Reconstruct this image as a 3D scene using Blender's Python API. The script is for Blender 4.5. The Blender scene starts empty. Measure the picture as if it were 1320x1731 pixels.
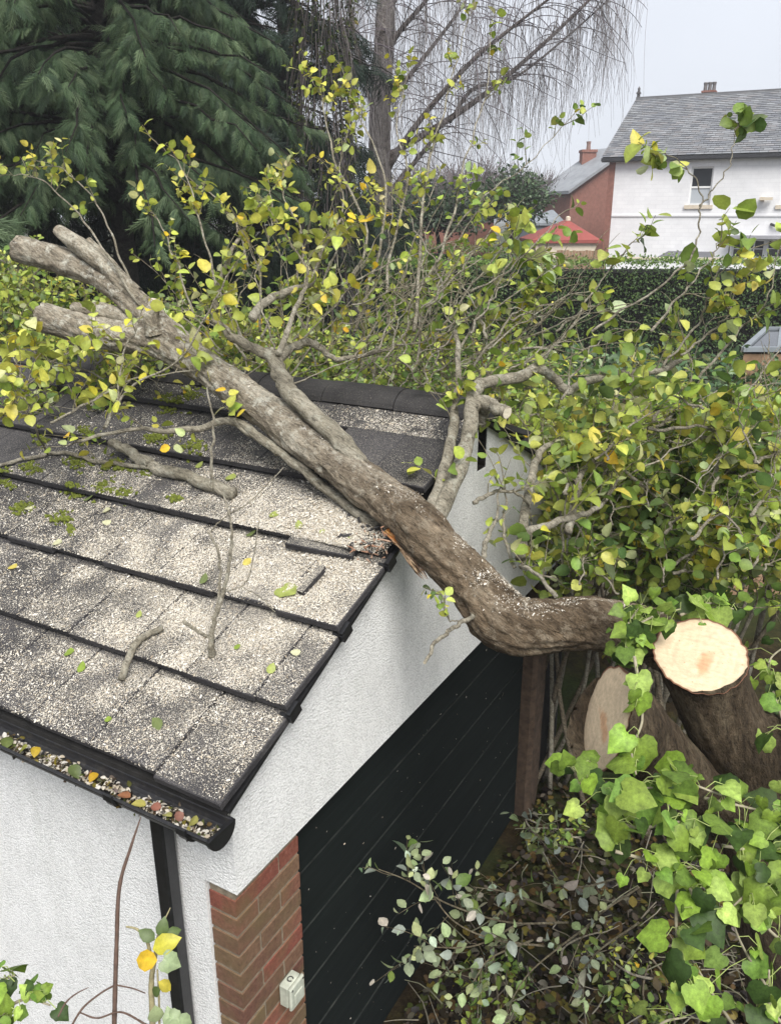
import bpy, math, random
import numpy as np
from mathutils import Vector, Matrix, noise as mnoise

random.seed(5)
rng = np.random.default_rng(11)
scene = bpy.context.scene
COL = scene.collection

# ------------------------------------------------------------------ camera
CAM = np.array([1.67, -1.80, 4.35])
FPX, CXP, CYP = 1400.0, 660.0, 865.5
PITCH, YAW = math.radians(19.65), math.radians(29.6)
cam_d = bpy.data.cameras.new("camera")
cam = bpy.data.objects.new("camera", cam_d)
COL.objects.link(cam)
cam.location = CAM
cam.rotation_euler = (math.pi / 2 - PITCH, 0.0, YAW)
cam_d.sensor_fit = 'HORIZONTAL'
cam_d.sensor_width = 36.0
cam_d.lens = FPX / 1320.0 * 36.0
cam_d.clip_start = 0.05
cam_d.clip_end = 2000.0
scene.camera = cam

# ------------------------------------------------------------------ world, sun, exposure
SUN_EL, SUN_AZ = math.radians(52), math.radians(134)   # azimuth clockwise from +Y
world = bpy.data.worlds.new("World")
scene.world = world
world.use_nodes = True
wn = world.node_tree.nodes
wl = world.node_tree.links
wn.clear()
w_out = wn.new('ShaderNodeOutputWorld')
w_bg = wn.new('ShaderNodeBackground')
w_sky = wn.new('ShaderNodeTexSky')
w_sky.sky_type = 'NISHITA'
w_sky.sun_disc = False
w_sky.sun_elevation = SUN_EL
w_sky.sun_rotation = SUN_AZ
w_sky.dust_density = 3.0
w_hs = wn.new('ShaderNodeHueSaturation')
w_hs.inputs['Saturation'].default_value = 0.35
w_mix = wn.new('ShaderNodeMixRGB')                      # even cloud deck over the clear sky
w_mix.inputs[0].default_value = 0.8
w_mix.inputs[2].default_value = (7.0, 7.35, 8.1, 1)
w_tc = wn.new('ShaderNodeTexCoord')
w_no = wn.new('ShaderNodeTexNoise')
w_no.inputs['Scale'].default_value = 2.2
w_no.inputs['Detail'].default_value = 4
w_mr = wn.new('ShaderNodeMapRange')
w_mr.inputs[1].default_value = 0.3
w_mr.inputs[2].default_value = 0.7
w_mr.inputs[3].default_value = 0.9
w_mr.inputs[4].default_value = 1.08
w_mul = wn.new('ShaderNodeMixRGB')
w_mul.blend_type = 'MULTIPLY'
w_mul.inputs[0].default_value = 1.0
wl.new(w_tc.outputs['Generated'], w_no.inputs['Vector'])
wl.new(w_no.outputs['Fac'], w_mr.inputs[0])
wl.new(w_sky.outputs[0], w_hs.inputs['Color'])
wl.new(w_hs.outputs[0], w_mix.inputs[1])
wl.new(w_mix.outputs[0], w_mul.inputs[1])
wl.new(w_mr.outputs[0], w_mul.inputs[2])
wl.new(w_mul.outputs[0], w_bg.inputs[0])
w_bg.inputs[1].default_value = 0.055
wl.new(w_bg.outputs[0], w_out.inputs[0])

sun_d = bpy.data.lights.new("sun", 'SUN')
sun_d.energy = 2.2
sun_d.angle = math.radians(34)
sun_d.color = (1.0, 0.97, 0.92)
sun = bpy.data.objects.new("sun", sun_d)
COL.objects.link(sun)
_sv = Vector((math.sin(SUN_AZ) * math.cos(SUN_EL), math.cos(SUN_AZ) * math.cos(SUN_EL), math.sin(SUN_EL)))
sun.rotation_euler = _sv.to_track_quat('Z', 'Y').to_euler()
sun.location = (0, 0, 30)

vs = scene.view_settings
vs.view_transform = 'Standard'
vs.look = 'None'
vs.exposure = 1.32
vs.gamma = 1.0
vs.use_curve_mapping = False
scene.cycles.max_bounces = 6
scene.cycles.transparent_max_bounces = 8

# ------------------------------------------------------------------ picking helpers (photo pixel -> place)
cF = np.array([-math.sin(YAW) * math.cos(PITCH), math.cos(YAW) * math.cos(PITCH), -math.sin(PITCH)])
cR = np.array([math.cos(YAW), math.sin(YAW), 0.0])
cD = np.cross(cF, cR)
HF = np.array([-math.sin(YAW), math.cos(YAW), 0.0])
UP = np.array([0, 0, 1.0])

def ray(px, py):
    return cF + cR * ((px - CXP) / FPX) + cD * ((py - CYP) / FPX)
def P(px, py, t):
    return CAM + ray(px, py) * t
def onX(px, py, X):
    r = ray(px, py); return CAM + r * ((X - CAM[0]) / r[0])
def onY(px, py, Y):
    r = ray(px, py); return CAM + r * ((Y - CAM[1]) / r[1])
def onZ(px, py, Z):
    r = ray(px, py); return CAM + r * ((Z - CAM[2]) / r[2])
def FD(px, py, d):
    r = ray(px, py); return CAM + r * (d / (r @ HF))
def proj(p):
    q = np.asarray(p) - CAM
    t = q @ cF
    t = np.where(np.abs(t) < 1e-6, 1e-6, t)
    return CXP + FPX * (q @ cR) / t, CYP + FPX * (q @ cD) / t, t
def nrm(v):
    v = np.asarray(v, float)
    return v / np.maximum(np.linalg.norm(v, axis=-1, keepdims=True), 1e-9)

# ------------------------------------------------------------------ mesh helpers
class Geo:
    def __init__(self):
        self.v, self.c, self.f, self.n = [], [], [], 0
    def add(self, verts, faces, col=None):
        verts = np.asarray(verts, float).reshape(-1, 3)
        self.v.append(verts)
        if col is None:
            c = np.ones((len(verts), 3)) * 0.5
        else:
            c = np.broadcast_to(np.asarray(col, float), (len(verts), 3))
        self.c.append(c)
        if isinstance(faces, np.ndarray):
            self.f.append(faces + self.n)
        else:
            by = {}
            for f in faces:
                by.setdefault(len(f), []).append(f)
            for k in by:
                self.f.append(np.array(by[k], dtype=np.int64) + self.n)
        self.n += len(verts)
    def box(self, lo, hi, col=None):
        x0, y0, z0 = lo; x1, y1, z1 = hi
        self.add([(x0,y0,z0),(x1,y0,z0),(x1,y1,z0),(x0,y1,z0),(x0,y0,z1),(x1,y0,z1),(x1,y1,z1),(x0,y1,z1)],
                 np.array([(0,3,2,1),(4,5,6,7),(0,1,5,4),(1,2,6,5),(2,3,7,6),(3,0,4,7)]), col)
    def obox(self, c, ax, ay, az, col=None):
        """box round centre c with half-axis vectors"""
        c, ax, ay, az = [np.asarray(a, float) for a in (c, ax, ay, az)]
        s = [(-1,-1,-1),(1,-1,-1),(1,1,-1),(-1,1,-1),(-1,-1,1),(1,-1,1),(1,1,1),(-1,1,1)]
        self.add([c + a*ax + b*ay + d*az for a, b, d in s],
                 np.array([(0,3,2,1),(4,5,6,7),(0,1,5,4),(1,2,6,5),(2,3,7,6),(3,0,4,7)]), col)
    def tubes(self, pts, rad, sides=4, col=None, cap=True):
        """pts (M,K,3), rad (M,K)"""
        pts = np.asarray(pts, float); rad = np.asarray(rad, float)
        if pts.ndim == 2:
            pts = pts[None]; rad = rad[None]
        M, K, _ = pts.shape
        if M == 0: return
        tg = nrm(np.gradient(pts, axis=1))
        ref = np.where(np.abs(tg[:, :1, 2:3]) > 0.9, np.array([1.0, 0, 0]), np.array([0, 0, 1.0]))
        ref = np.broadcast_to(ref, tg.shape)
        u = nrm(np.cross(tg, ref)); w = np.cross(tg, u)
        a = np.arange(sides) * 2 * math.pi / sides
        ring = (pts[:, :, None] + rad[:, :, None, None] * (u[:, :, None] * np.cos(a)[None, None, :, None] + w[:, :, None] * np.sin(a)[None, None, :, None]))
        base = (np.arange(M) * K * sides)[:, None, None]
        i = (np.arange(K - 1) * sides)[None, :, None]
        j = np.arange(sides)[None, None, :]
        j2 = (j + 1) % sides
        q = np.stack([base+i+j, base+i+j2, base+i+sides+j2, base+i+sides+j], -1).reshape(-1, 4)
        cc = None
        if col is not None:
            cc = np.asarray(col, float)
            if cc.ndim == 2 and len(cc) == M:
                cc = np.repeat(cc, K * sides, 0)
        n0 = self.n
        self.add(ring.reshape(-1, 3), q, cc)
        if cap:
            e = (base[:, 0, :] + (K - 1) * sides + np.arange(sides)[None])
            self.f.append(e + n0)
            e0 = (base[:, 0, :] + np.arange(sides)[None])[:, ::-1]
            self.f.append(e0 + n0)
    def mesh(self, name, mat, smooth=False):
        me = bpy.data.meshes.new(name)
        V = np.concatenate(self.v); C = np.concatenate(self.c)
        me.vertices.add(len(V)); me.vertices.foreach_set('co', V.ravel())
        li = np.concatenate([f.ravel() for f in self.f])
        tot = np.concatenate([np.full(len(f), f.shape[1]) for f in self.f])
        st = np.concatenate([[0], np.cumsum(tot)[:-1]])
        me.loops.add(len(li)); me.loops.foreach_set('vertex_index', li)
        me.polygons.add(len(tot)); me.polygons.foreach_set('loop_start', st); me.polygons.foreach_set('loop_total', tot)
        me.polygons.foreach_set('use_smooth', np.full(len(tot), bool(smooth)))
        at = me.color_attributes.new('tint', 'FLOAT_COLOR', 'POINT')
        at.data.foreach_set('color', np.concatenate([C, np.ones((len(C), 1))], 1).astype(np.float32).ravel())
        me.update(calc_edges=True)
        me.validate()
        if mat: me.materials.append(mat)
        return me
    def build(self, name, mat, parent=None, smooth=False):
        return link(name, self.mesh(name, mat, smooth), parent)

def link(name, data, parent=None, matrix=None):
    o = bpy.data.objects.new(name, data)
    COL.objects.link(o)
    if matrix is not None: o.matrix_basis = matrix
    if parent is not None:
        o.parent = parent
        if parent.type == 'EMPTY':
            o.matrix_parent_inverse = Matrix.Translation(-parent.location)
    return o
def tag(o, label=None, cat=None, group=None, kind=None):
    if label: o['label'] = label
    if cat: o['category'] = cat
    if group: o['group'] = group
    if kind: o['kind'] = kind
    return o
def thing(name, label, cat, loc=(0, 0, 0), group=None):
    o = bpy.data.objects.new(name, None)
    COL.objects.link(o)
    o.location = [float(x) for x in loc]
    o.empty_display_size = 0.1
    return tag(o, label, cat, group)

def catmull(pts, n):
    pts = np.asarray(pts, float)
    k = len(pts)
    p = np.concatenate([[2*pts[0]-pts[1]], pts, [2*pts[-1]-pts[-2]]])
    t = np.linspace(0, k - 1 - 1e-6, n)
    i = t.astype(int); f = (t - i)[:, None]
    a, b, c, d = p[i], p[i+1], p[i+2], p[i+3]
    return 0.5 * ((2*b) + (c-a)*f + (2*a-5*b+4*c-d)*f**2 + (3*b-a-3*c+d)*f**3)

# ------------------------------------------------------------------ materials
class M:
    def __init__(self, name, rough=0.7, spec=0.3):
        self.m = bpy.data.materials.new(name)
        self.m.use_nodes = True
        self.nt = self.m.node_tree
        self.b = self.nt.nodes['Principled BSDF']
        self.b.inputs['Roughness'].default_value = rough
        self.b.inputs['Specular IOR Level'].default_value = spec
        self._pos = None
    def n(self, t, **kw):
        nd = self.nt.nodes.new(t)
        for k, v in kw.items(): setattr(nd, k, v)
        return nd
    def l(self, a, b): self.nt.links.new(a, b)
    def pos(self, scale=None):
        if self._pos is None: self._pos = self.n('ShaderNodeNewGeometry').outputs['Position']
        if scale is None: return self._pos
        v = self.n('ShaderNodeVectorMath', operation='MULTIPLY')
        self.l(self._pos, v.inputs[0]); v.inputs[1].default_value = scale
        return v.outputs[0]
    def noise(self, scale, detail=4, rough=0.6, vec=None, dist=0.0):
        nd = self.n('ShaderNodeTexNoise')
        nd.inputs['Scale'].default_value = scale; nd.inputs['Detail'].default_value = detail
        nd.inputs['Roughness'].default_value = rough; nd.inputs['Distortion'].default_value = dist
        self.l(vec if vec is not None else self.pos(), nd.inputs['Vector'])
        return nd.outputs['Fac']
    def voro(self, scale, vec=None, feature='F1', out='Distance'):
        nd = self.n('ShaderNodeTexVoronoi'); nd.feature = feature
        nd.inputs['Scale'].default_value = scale
        self.l(vec if vec is not None else self.pos(), nd.inputs['Vector'])
        return nd.outputs[out]
    def ramp(self, fac, stops):
        nd = self.n('ShaderNodeValToRGB')
        cr = nd.color_ramp
        while len(cr.elements) < len(stops): cr.elements.new(0.5)
        for e, (p, c) in zip(cr.elements, stops):
            e.position = p
            e.color = (c, c, c, 1) if isinstance(c, (int, float)) else (*c, 1)
        self.l(fac, nd.inputs[0])
        return nd.outputs[0]
    def mix(self, fac, a, b, mode='MIX'):
        nd = self.n('ShaderNodeMixRGB', blend_type=mode)
        for s, x in ((0, fac), (1, a), (2, b)):
            if isinstance(x, (int, float)): nd.inputs[s].default_value = x if s == 0 else (x, x, x, 1)
            elif isinstance(x, tuple): nd.inputs[s].default_value = (*x, 1)
            else: self.l(x, nd.inputs[s])
        return nd.outputs[0]
    def math(self, op, a, b=None):
        nd = self.n('ShaderNodeMath', operation=op)
        for s, x in ((0, a), (1, b)):
            if x is None: continue
            if isinstance(x, (int, float)): nd.inputs[s].default_value = x
            else: self.l(x, nd.inputs[s])
        return nd.outputs[0]
    def attr(self, name='tint'):
        nd = self.n('ShaderNodeAttribute'); nd.attribute_name = name
        return nd.outputs['Color']
    def rnd(self):
        return self.n('ShaderNodeObjectInfo').outputs['Random']
    def color(self, c):
        if isinstance(c, tuple): self.b.inputs['Base Color'].default_value = (*c, 1)
        else: self.l(c, self.b.inputs['Base Color'])
    def bump(self, h, strength=0.5, dist=0.01):
        nd = self.n('ShaderNodeBump')
        nd.inputs['Strength'].default_value = strength; nd.inputs['Distance'].default_value = dist
        self.l(h, nd.inputs['Height'])
        self.l(nd.outputs[0], self.b.inputs['Normal'])

def plain(name, c, rough=0.6, var=0.15, scale=8, bump=0.0, bscale=60, spec=0.3):
    m = M(name, rough, spec)
    nz = m.noise(scale, 5)
    m.color(m.mix(1.0, c, m.ramp(nz, [(0.3, 1 - var), (0.7, 1 + var)]), 'MULTIPLY'))
    if bump: m.bump(m.noise(bscale, 4), bump, 0.01)
    return m.m

MAT = {}
# rough-cast white render
m = M('white_render', 0.9, 0.2)
g = m.noise(1.3, 5, 0.6); s = m.noise(9, 6, 0.7, m.pos((1, 1, 0.6)))
c = m.mix(1.0, m.ramp(g, [(0.3, (0.83, 0.83, 0.815)), (0.7, (0.88, 0.88, 0.875))]), m.ramp(s, [(0.25, 0.88), (0.6, 1.02)]), 'MULTIPLY')
stn = m.ramp(m.noise(5, 5, 0.7, m.pos((1, 1, 0.18))), [(0.58, 0.0), (0.80, 0.22)])
c = m.mix(stn, c, (0.34, 0.36, 0.29))
sp = m.voro(115)
c = m.mix(1.0, c, m.ramp(sp, [(0.1, 1.06), (0.8, 0.80)]), 'MULTIPLY')
m.color(c)
h = m.math('ADD', m.math('MULTIPLY', m.voro(115), -1.0), m.noise(260, 3))
m.bump(h, 0.6, 0.008)
MAT['render'] = m.m
# concrete roof tiles with dust and lichen
m = M('roof_tile', 0.85, 0.25)
g = m.noise(3.0, 5); f = m.noise(140, 4, 0.7)
base = m.mix(1.0, m.ramp(g, [(0.3, (0.026, 0.025, 0.027)), (0.7, (0.056, 0.053, 0.055))]), m.ramp(f, [(0.3, 0.55), (0.75, 1.7)]), 'MULTIPLY')
base = m.mix(1.0, base, m.ramp(m.rnd(), [(0, 0.8), (1, 1.2)]), 'MULTIPLY')
lich = m.ramp(m.noise(22, 6, 0.75), [(0.60, 0.0), (0.70, 0.35)])
base = m.mix(lich, base, (0.20, 0.19, 0.17))
dv = m.n('ShaderNodeVectorMath', operation='DISTANCE')
m.l(m.pos((0.8, 1, 1)), dv.inputs[0]); dv.inputs[1].default_value = (-0.32, 0.70, 2.8)
dust = m.math('MULTIPLY', m.ramp(dv.outputs['Value'], [(0.15, 0.62), (0.75, 0.30), (1.0, 0.05)]), m.ramp(m.noise(5, 5, 0.7), [(0.3, 0.35), (0.65, 1.25)]))
speck = m.ramp(m.math('ADD', m.noise(260, 3, 0.7), m.math('MULTIPLY', dust, 0.22)), [(0.60, 0.0), (0.68, 1.0)])
fc = m.ramp(m.noise(90, 3), [(0.3, (0.38, 0.345, 0.28)), (0.7, (0.62, 0.57, 0.47))])
gn = m.n('ShaderNodeNewGeometry'); sz = m.n('ShaderNodeSeparateXYZ'); m.l(gn.outputs['True Normal'], sz.inputs[0])
flat = m.ramp(sz.outputs[2], [(0.70, 0.0), (0.80, 1.0)])          # dust lies only on the flat of the tile
m.color(m.mix(m.math('MULTIPLY', m.math('MULTIPLY', speck, 0.85), flat), base, fc))
m.bump(m.math('ADD', f, m.math('MULTIPLY', m.noise(30, 4), 1.5)), 0.5, 0.006)
MAT['tile'] = m.m
m = M('ridge_tile', 0.8, 0.3)
f = m.noise(150, 4, 0.7)
base = m.mix(1.0, m.ramp(m.noise(6, 6), [(0.3, (0.022, 0.021, 0.022)), (0.7, (0.050, 0.047, 0.046))]), m.ramp(f, [(0.3, 0.7), (0.7, 1.4)]), 'MULTIPLY')
m.color(m.mix(m.ramp(m.noise(240, 2), [(0.68, 0.0), (0.72, 0.7)]), base, (0.5, 0.45, 0.35)))
m.bump(f, 0.4, 0.005)
MAT['ridge'] = m.m
MAT['underlay'] = plain('roofing_felt', (0.018, 0.017, 0.016), 0.9, 0.4, 20, 0.3)
MAT['black_plastic'] = plain('black_plastic', (0.012, 0.012, 0.013), 0.35, 0.4, 30, 0.05, 90, 0.5)
m = M('gutter_plastic', 0.4, 0.5)
d = m.ramp(m.noise(40, 5, 0.7), [(0.5, 0.0), (0.8, 0.35)])
m.color(m.mix(d, (0.014, 0.014, 0.016), (0.12, 0.11, 0.09)))
MAT['gutter'] = m.m
# bricks
m = M('brick', 0.85, 0.2)
r = m.ramp(m.rnd(), [(0.0, (0.19, 0.062, 0.044)), (0.3, (0.21, 0.085, 0.058)), (0.55, (0.14, 0.085, 0.054)), (0.8, (0.17, 0.10, 0.062)), (1.0, (0.13, 0.058, 0.044))])
f = m.noise(55, 5, 0.7)
c = m.mix(1.0, r, m.ramp(f, [(0.3, 0.6), (0.7, 1.3)]), 'MULTIPLY')
alg = m.ramp(m.noise(4.5, 4, 0.6), [(0.45, 0.0), (0.65, 0.6)])
c = m.mix(alg, c, (0.13, 0.105, 0.05))
wsh = m.ramp(m.noise(16, 5, 0.75), [(0.60, 0.0), (0.78, 0.35)])
m.color(m.mix(wsh, c, (0.40, 0.33, 0.27)))
m.bump(m.math('ADD', f, m.noise(180, 3)), 0.5, 0.004)
MAT['brick'] = m.m
MAT['mortar'] = plain('mortar', (0.22, 0.18, 0.13), 0.95, 0.3, 40, 0.5, 200)
# painted door planks
m = M('door_paint', 0.85, 0.12)
st = m.noise(7, 6, 0.7, m.pos((1, 0.35, 5)))
c = m.ramp(st, [(0.3, (0.0045, 0.0065, 0.0065)), (0.6, (0.0075, 0.0105, 0.0100)), (0.8, (0.014, 0.020, 0.017))])
sc = m.ramp(m.noise(26, 6, 0.75, m.pos((1, 0.5, 3))), [(0.70, 0.0), (0.78, 0.5)])
m.color(m.mix(sc, c, (0.06, 0.065, 0.055)))
m.bump(m.noise(60, 4, 0.6, m.pos((1, 0.15, 3))), 0.15, 0.003)
MAT['door'] = m.m
m = M('door_edge_glint', 0.7, 0.2)
m.color(m.ramp(m.noise(6, 6, 0.75), [(0.38, (0.006, 0.008, 0.008)), (0.58, (0.022, 0.025, 0.023)), (0.78, (0.06, 0.06, 0.055))])); MAT['door_glint'] = m.m  # paler colour paints the light caught along plank edges
# bark
def bark(name, dark, mid, pale, lichen, lf, fiss=0.55, axis=(-0.9, 0.05, 0.42), squash=0.72):
    m = M(name, 0.9, 0.15)
    ax = Vector(axis).normalized()
    dp_ = m.n('ShaderNodeVectorMath', operation='DOT_PRODUCT'); m.l(m.pos(), dp_.inputs[0]); dp_.inputs[1].default_value = ax
    sc_ = m.n('ShaderNodeVectorMath', operation='SCALE'); sc_.inputs[0].default_value = ax * squash; m.l(dp_.outputs['Value'], sc_.inputs['Scale'])
    sb_ = m.n('ShaderNodeVectorMath', operation='SUBTRACT'); m.l(m.pos(), sb_.inputs[0]); m.l(sc_.outputs[0], sb_.inputs[1])
    sv = sb_.outputs[0]
    n1 = m.noise(9, 6, 0.65, sv, 0.6); n2 = m.noise(42, 7, 0.75, sv, 0.3); n3 = m.noise(130, 4, 0.7)
    c = m.ramp(n1, [(0.25, dark), (0.5, mid), (0.72, pale)])
    c = m.mix(1.0, c, m.ramp(n2, [(0.30, 0.45), (0.5, 1.0), (0.72, 1.40)]), 'MULTIPLY')
    n4 = m.noise(95, 7, 0.8, sv, 0.5)
    c = m.mix(1.0, c, m.ramp(n4, [(0.36, 0.35), (0.48, 1.0), (0.66, 1.45)]), 'MULTIPLY')
    pit = m.ramp(m.noise(75, 5, 0.75), [(0.33, 1.0), (0.39, 0.0)])
    c = m.mix(m.math('MULTIPLY', pit, 0.8), c, (dark[0] * .45, dark[1] * .45, dark[2] * .45))
    lm = m.ramp(m.noise(16, 6, 0.8), [(lf, 0.0), (lf + 0.10, 0.75)])
    c = m.mix(lm, c, lichen)
    fs = m.ramp(m.noise(30, 5, 0.6, sv, 1.2), [(0.30, 1.0), (0.42, 0.0)])
    c = m.mix(m.math('MULTIPLY', fs, fiss * 0.6), c, dark)
    sm = m.attr()
    c = m.mix(1.0, c, sm, 'MULTIPLY')
    m.color(c)
    m.bump(m.math('ADD', m.math('MULTIPLY', n2, 2.0), m.math('ADD', m.math('ADD', n3, n4), m.math('MULTIPLY', fs, -fiss))), 1.0, 0.016)
    return m.m
MAT['bark'] = bark('trunk_bark', (0.095, 0.076, 0.056), (0.31, 0.265, 0.20), (0.54, 0.495, 0.40), (0.64, 0.615, 0.52), 0.52)
MAT['stump_bark'] = bark('stump_bark', (0.035, 0.026, 0.018), (0.095, 0.070, 0.045), (0.17, 0.135, 0.09), (0.24, 0.22, 0.13), 0.62, 0.9, (-0.3, 0.1, 1.0))
MAT['branch'] = bark('branch_bark', (0.15, 0.13, 0.095), (0.36, 0.325, 0.25), (0.54, 0.495, 0.40), (0.60, 0.585, 0.48), 0.54, 0.25)
MAT['birch_bark'] = bark('birch_bark', (0.06, 0.05, 0.05), (0.16, 0.14, 0.13), (0.30, 0.28, 0.26), (0.36, 0.35, 0.32), 0.6, 0.3)
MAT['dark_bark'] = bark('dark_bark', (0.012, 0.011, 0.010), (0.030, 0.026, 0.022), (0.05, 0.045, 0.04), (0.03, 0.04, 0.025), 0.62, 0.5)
m = M('twig', 0.8, 0.2); m.color(m.mix(1.0, m.attr(), m.ramp(m.noise(60, 4), [(0.3, 0.7), (0.7, 1.25)]), 'MULTIPLY')); MAT['twig'] = m.m
m = M('cut_wood', 0.75, 0.2)
c = m.mix(1.0, m.attr(), m.ramp(m.noise(30, 6, 0.75), [(0.3, 0.80), (0.7, 1.08)]), 'MULTIPLY')
c = m.mix(1.0, c, m.ramp(m.noise(40, 4, 0.7, m.pos((0.3, 2.2, 2.2))), [(0.3, 0.86), (0.7, 1.06)]), 'MULTIPLY')
c = m.mix(m.ramp(m.noise(85, 3, 0.6), [(0.66, 0.0), (0.70, 0.55)]), c, (0.30, 0.17, 0.09))
m.color(c); m.bump(m.noise(120, 4), 0.25, 0.004); MAT['cut'] = m.m
# leaves
def leafmat(name, trans=0.3, rough=0.45, spec=0.35, vein=0.12):
    m = M(name, rough, spec)
    c = m.mix(1.0, m.attr(), m.ramp(m.noise(70, 4, 0.7), [(0.3, 1 - vein * 2), (0.7, 1 + vein)]), 'MULTIPLY')
    m.color(c)
    tr = m.n('ShaderNodeBsdfTranslucent'); m.l(c, tr.inputs[0])
    ms = m.n('ShaderNodeMixShader'); ms.inputs[0].default_value = trans
    m.l(m.b.outputs[0], ms.inputs[1]); m.l(tr.outputs[0], ms.inputs[2])
    m.l(ms.outputs[0], m.nt.nodes['Material Output'].inputs[0])
    return m.m
MAT['leaf'] = leafmat('willow_leaf')
MAT['ivy'] = leafmat('ivy_leaf', 0.25, 0.5, 0.25, 0.22)
MAT['needle'] = leafmat('conifer_frond', 0.15, 0.6, 0.2, 0.2)
MAT['hedge'] = leafmat('hedge_leaf', 0.15, 0.5, 0.3, 0.2)
m = M('sawdust', 0.95, 0.1); m.color(m.attr()); MAT['chip'] = m.m
MAT['moss'] = plain('moss', (0.13, 0.155, 0.022), 0.95, 0.5, 60, 0.8, 200)
# ground
m = M('leaf_litter_soil', 0.95, 0.1)
c = m.ramp(m.noise(14, 7, 0.75), [(0.3, (0.014, 0.010, 0.006)), (0.5, (0.036, 0.025, 0.013)), (0.62, (0.065, 0.048, 0.018)), (0.75, (0.028, 0.026, 0.012))])
c = m.mix(m.ramp(m.noise(0.35, 4), [(0.45, 0.0), (0.6, 0.8)]), c, m.ramp(m.noise(30, 5), [(0.3, (0.02, 0.035, 0.010)), (0.7, (0.055, 0.085, 0.022))]))
m.color(c); m.bump(m.noise(50, 6, 0.8), 1.0, 0.03)
MAT['ground'] = m.m
# far houses
m = M('white_painted_brick', 0.8, 0.25)
bt = m.n('ShaderNodeTexBrick'); bt.offset = 0.5
bt.inputs['Color1'].default_value = (0.74, 0.74, 0.75, 1); bt.inputs['Color2'].default_value = (0.70, 0.70, 0.715, 1)
bt.inputs['Mortar'].default_value = (0.685, 0.685, 0.70, 1); bt.inputs['Scale'].default_value = 1.0
bt.inputs['Brick Width'].default_value = 0.45; bt.inputs['Row Height'].default_value = 0.15; bt.inputs['Mortar Size'].default_value = 0.014
cm = m.n('ShaderNodeCombineXYZ'); sx = m.n('ShaderNodeSeparateXYZ')
HANG = YAW - math.radians(27)
rot = m.n('ShaderNodeVectorRotate', rotation_type='Z_AXIS'); rot.inputs['Angle'].default_value = -HANG
m.l(m.pos(), rot.inputs['Vector']); m.l(rot.outputs[0], sx.inputs[0]); m.l(sx.outputs[0], cm.inputs[0]); m.l(sx.outputs[2], cm.inputs[1])
m.l(cm.outputs[0], bt.inputs['Vector'])
c = m.mix(1.0, bt.outputs[0], m.ramp(m.noise(0.9, 6, 0.7), [(0.3, 0.86), (0.7, 1.06)]), 'MULTIPLY')
m.color(c); m.bump(bt.outputs['Fac'], -0.4, 0.01)
MAT['white_brick'] = m.m
m = M('red_brick_far', 0.9, 0.15)
m.color(m.mix(1.0, (0.22, 0.105, 0.082), m.ramp(m.noise(6, 6, 0.8), [(0.3, 0.75), (0.7, 1.25)]), 'MULTIPLY')); MAT['red_brick'] = m.m
m = M('slate', 0.55, 0.4)
m.color(m.mix(1.0, m.attr(), m.ramp(m.noise(2, 5, 0.7), [(0.3, 0.8), (0.7, 1.2)]), 'MULTIPLY')); MAT['slate'] = m.m
MAT['white_paint'] = plain('white_paint', (0.75, 0.75, 0.74), 0.5, 0.05)
MAT['cream_stone'] = plain('cream_stone', (0.55, 0.48, 0.38), 0.8, 0.12)
MAT['lead'] = plain('dark_gutter', (0.03, 0.03, 0.034), 0.5, 0.2)
m = M('window_glass', 0.06, 0.8); m.color((0.02, 0.023, 0.028)); MAT['glass'] = m.m
m = M('pale_pane_glass', 0.2, 0.6); m.color((0.42, 0.45, 0.48)); MAT['pale_pane'] = m.m  # paler colour for the lower sash panes
MAT['red_tile'] = plain('red_roof', (0.24, 0.060, 0.050), 0.8, 0.15, 3)
MAT['timber'] = plain('timber_fence', (0.25, 0.16, 0.10), 0.9, 0.3, 6)
MAT['grey_roof'] = plain('grey_roof', (0.20, 0.22, 0.24), 0.7, 0.2, 3)
MAT['pvc_box'] = plain('weathered_pvc', (0.40, 0.42, 0.35), 0.55, 0.25, 25, 0.1, 60)
MAT['screw'] = plain('dark_screw', (0.03, 0.03, 0.03), 0.5, 0.2)
MAT['shaded_post'] = plain('shade_darkened_post', (0.060, 0.040, 0.027), 0.9, 0.5, 18, 0.6, 40)  # post brown darkened to paint the shade at the far jamb
MAT['splinter'] = leafmat('torn_wood', 0.05, 0.8, 0.2, 0.25)

# ------------------------------------------------------------------ ground
def ground_z(x, y):
    q = np.stack([np.asarray(x, float) - CAM[0], np.asarray(y, float) - CAM[1]], -1)
    d = q @ HF[:2]
    t = np.clip((d - 7.5) / 9.0, 0, 1)
    return 1.35 * t * t * (3 - 2 * t)
gx = np.concatenate([np.linspace(-420, -30, 14), np.linspace(-28, 28, 113), np.linspace(30, 420, 14)])
gy = np.concatenate([np.linspace(-120, -10, 8), np.linspace(-8, 48, 113), np.linspace(52, 620, 16)])
GX, GY = np.meshgrid(gx, gy, indexing='ij')
GZ = ground_z(GX, GY)
wob = np.array([mnoise.noise((a * 0.8, b * 0.8, 3.3)) for a, b in zip(GX.ravel(), GY.ravel())]).reshape(GX.shape)
GZ = GZ + 0.05 * wob * (np.abs(GX) < 30) - 0.03
g = Geo()
nx, ny = GX.shape
ii, jj = np.meshgrid(np.arange(nx - 1), np.arange(ny - 1), indexing='ij')
q = np.stack([ii*ny+jj, (ii+1)*ny+jj, (ii+1)*ny+jj+1, ii*ny+jj+1], -1).reshape(-1, 4)
g.add(np.stack([GX, GY, GZ], -1).reshape(-1, 3), q)
tag(g.build('ground', MAT['ground'], smooth=True), kind='structure')

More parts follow.
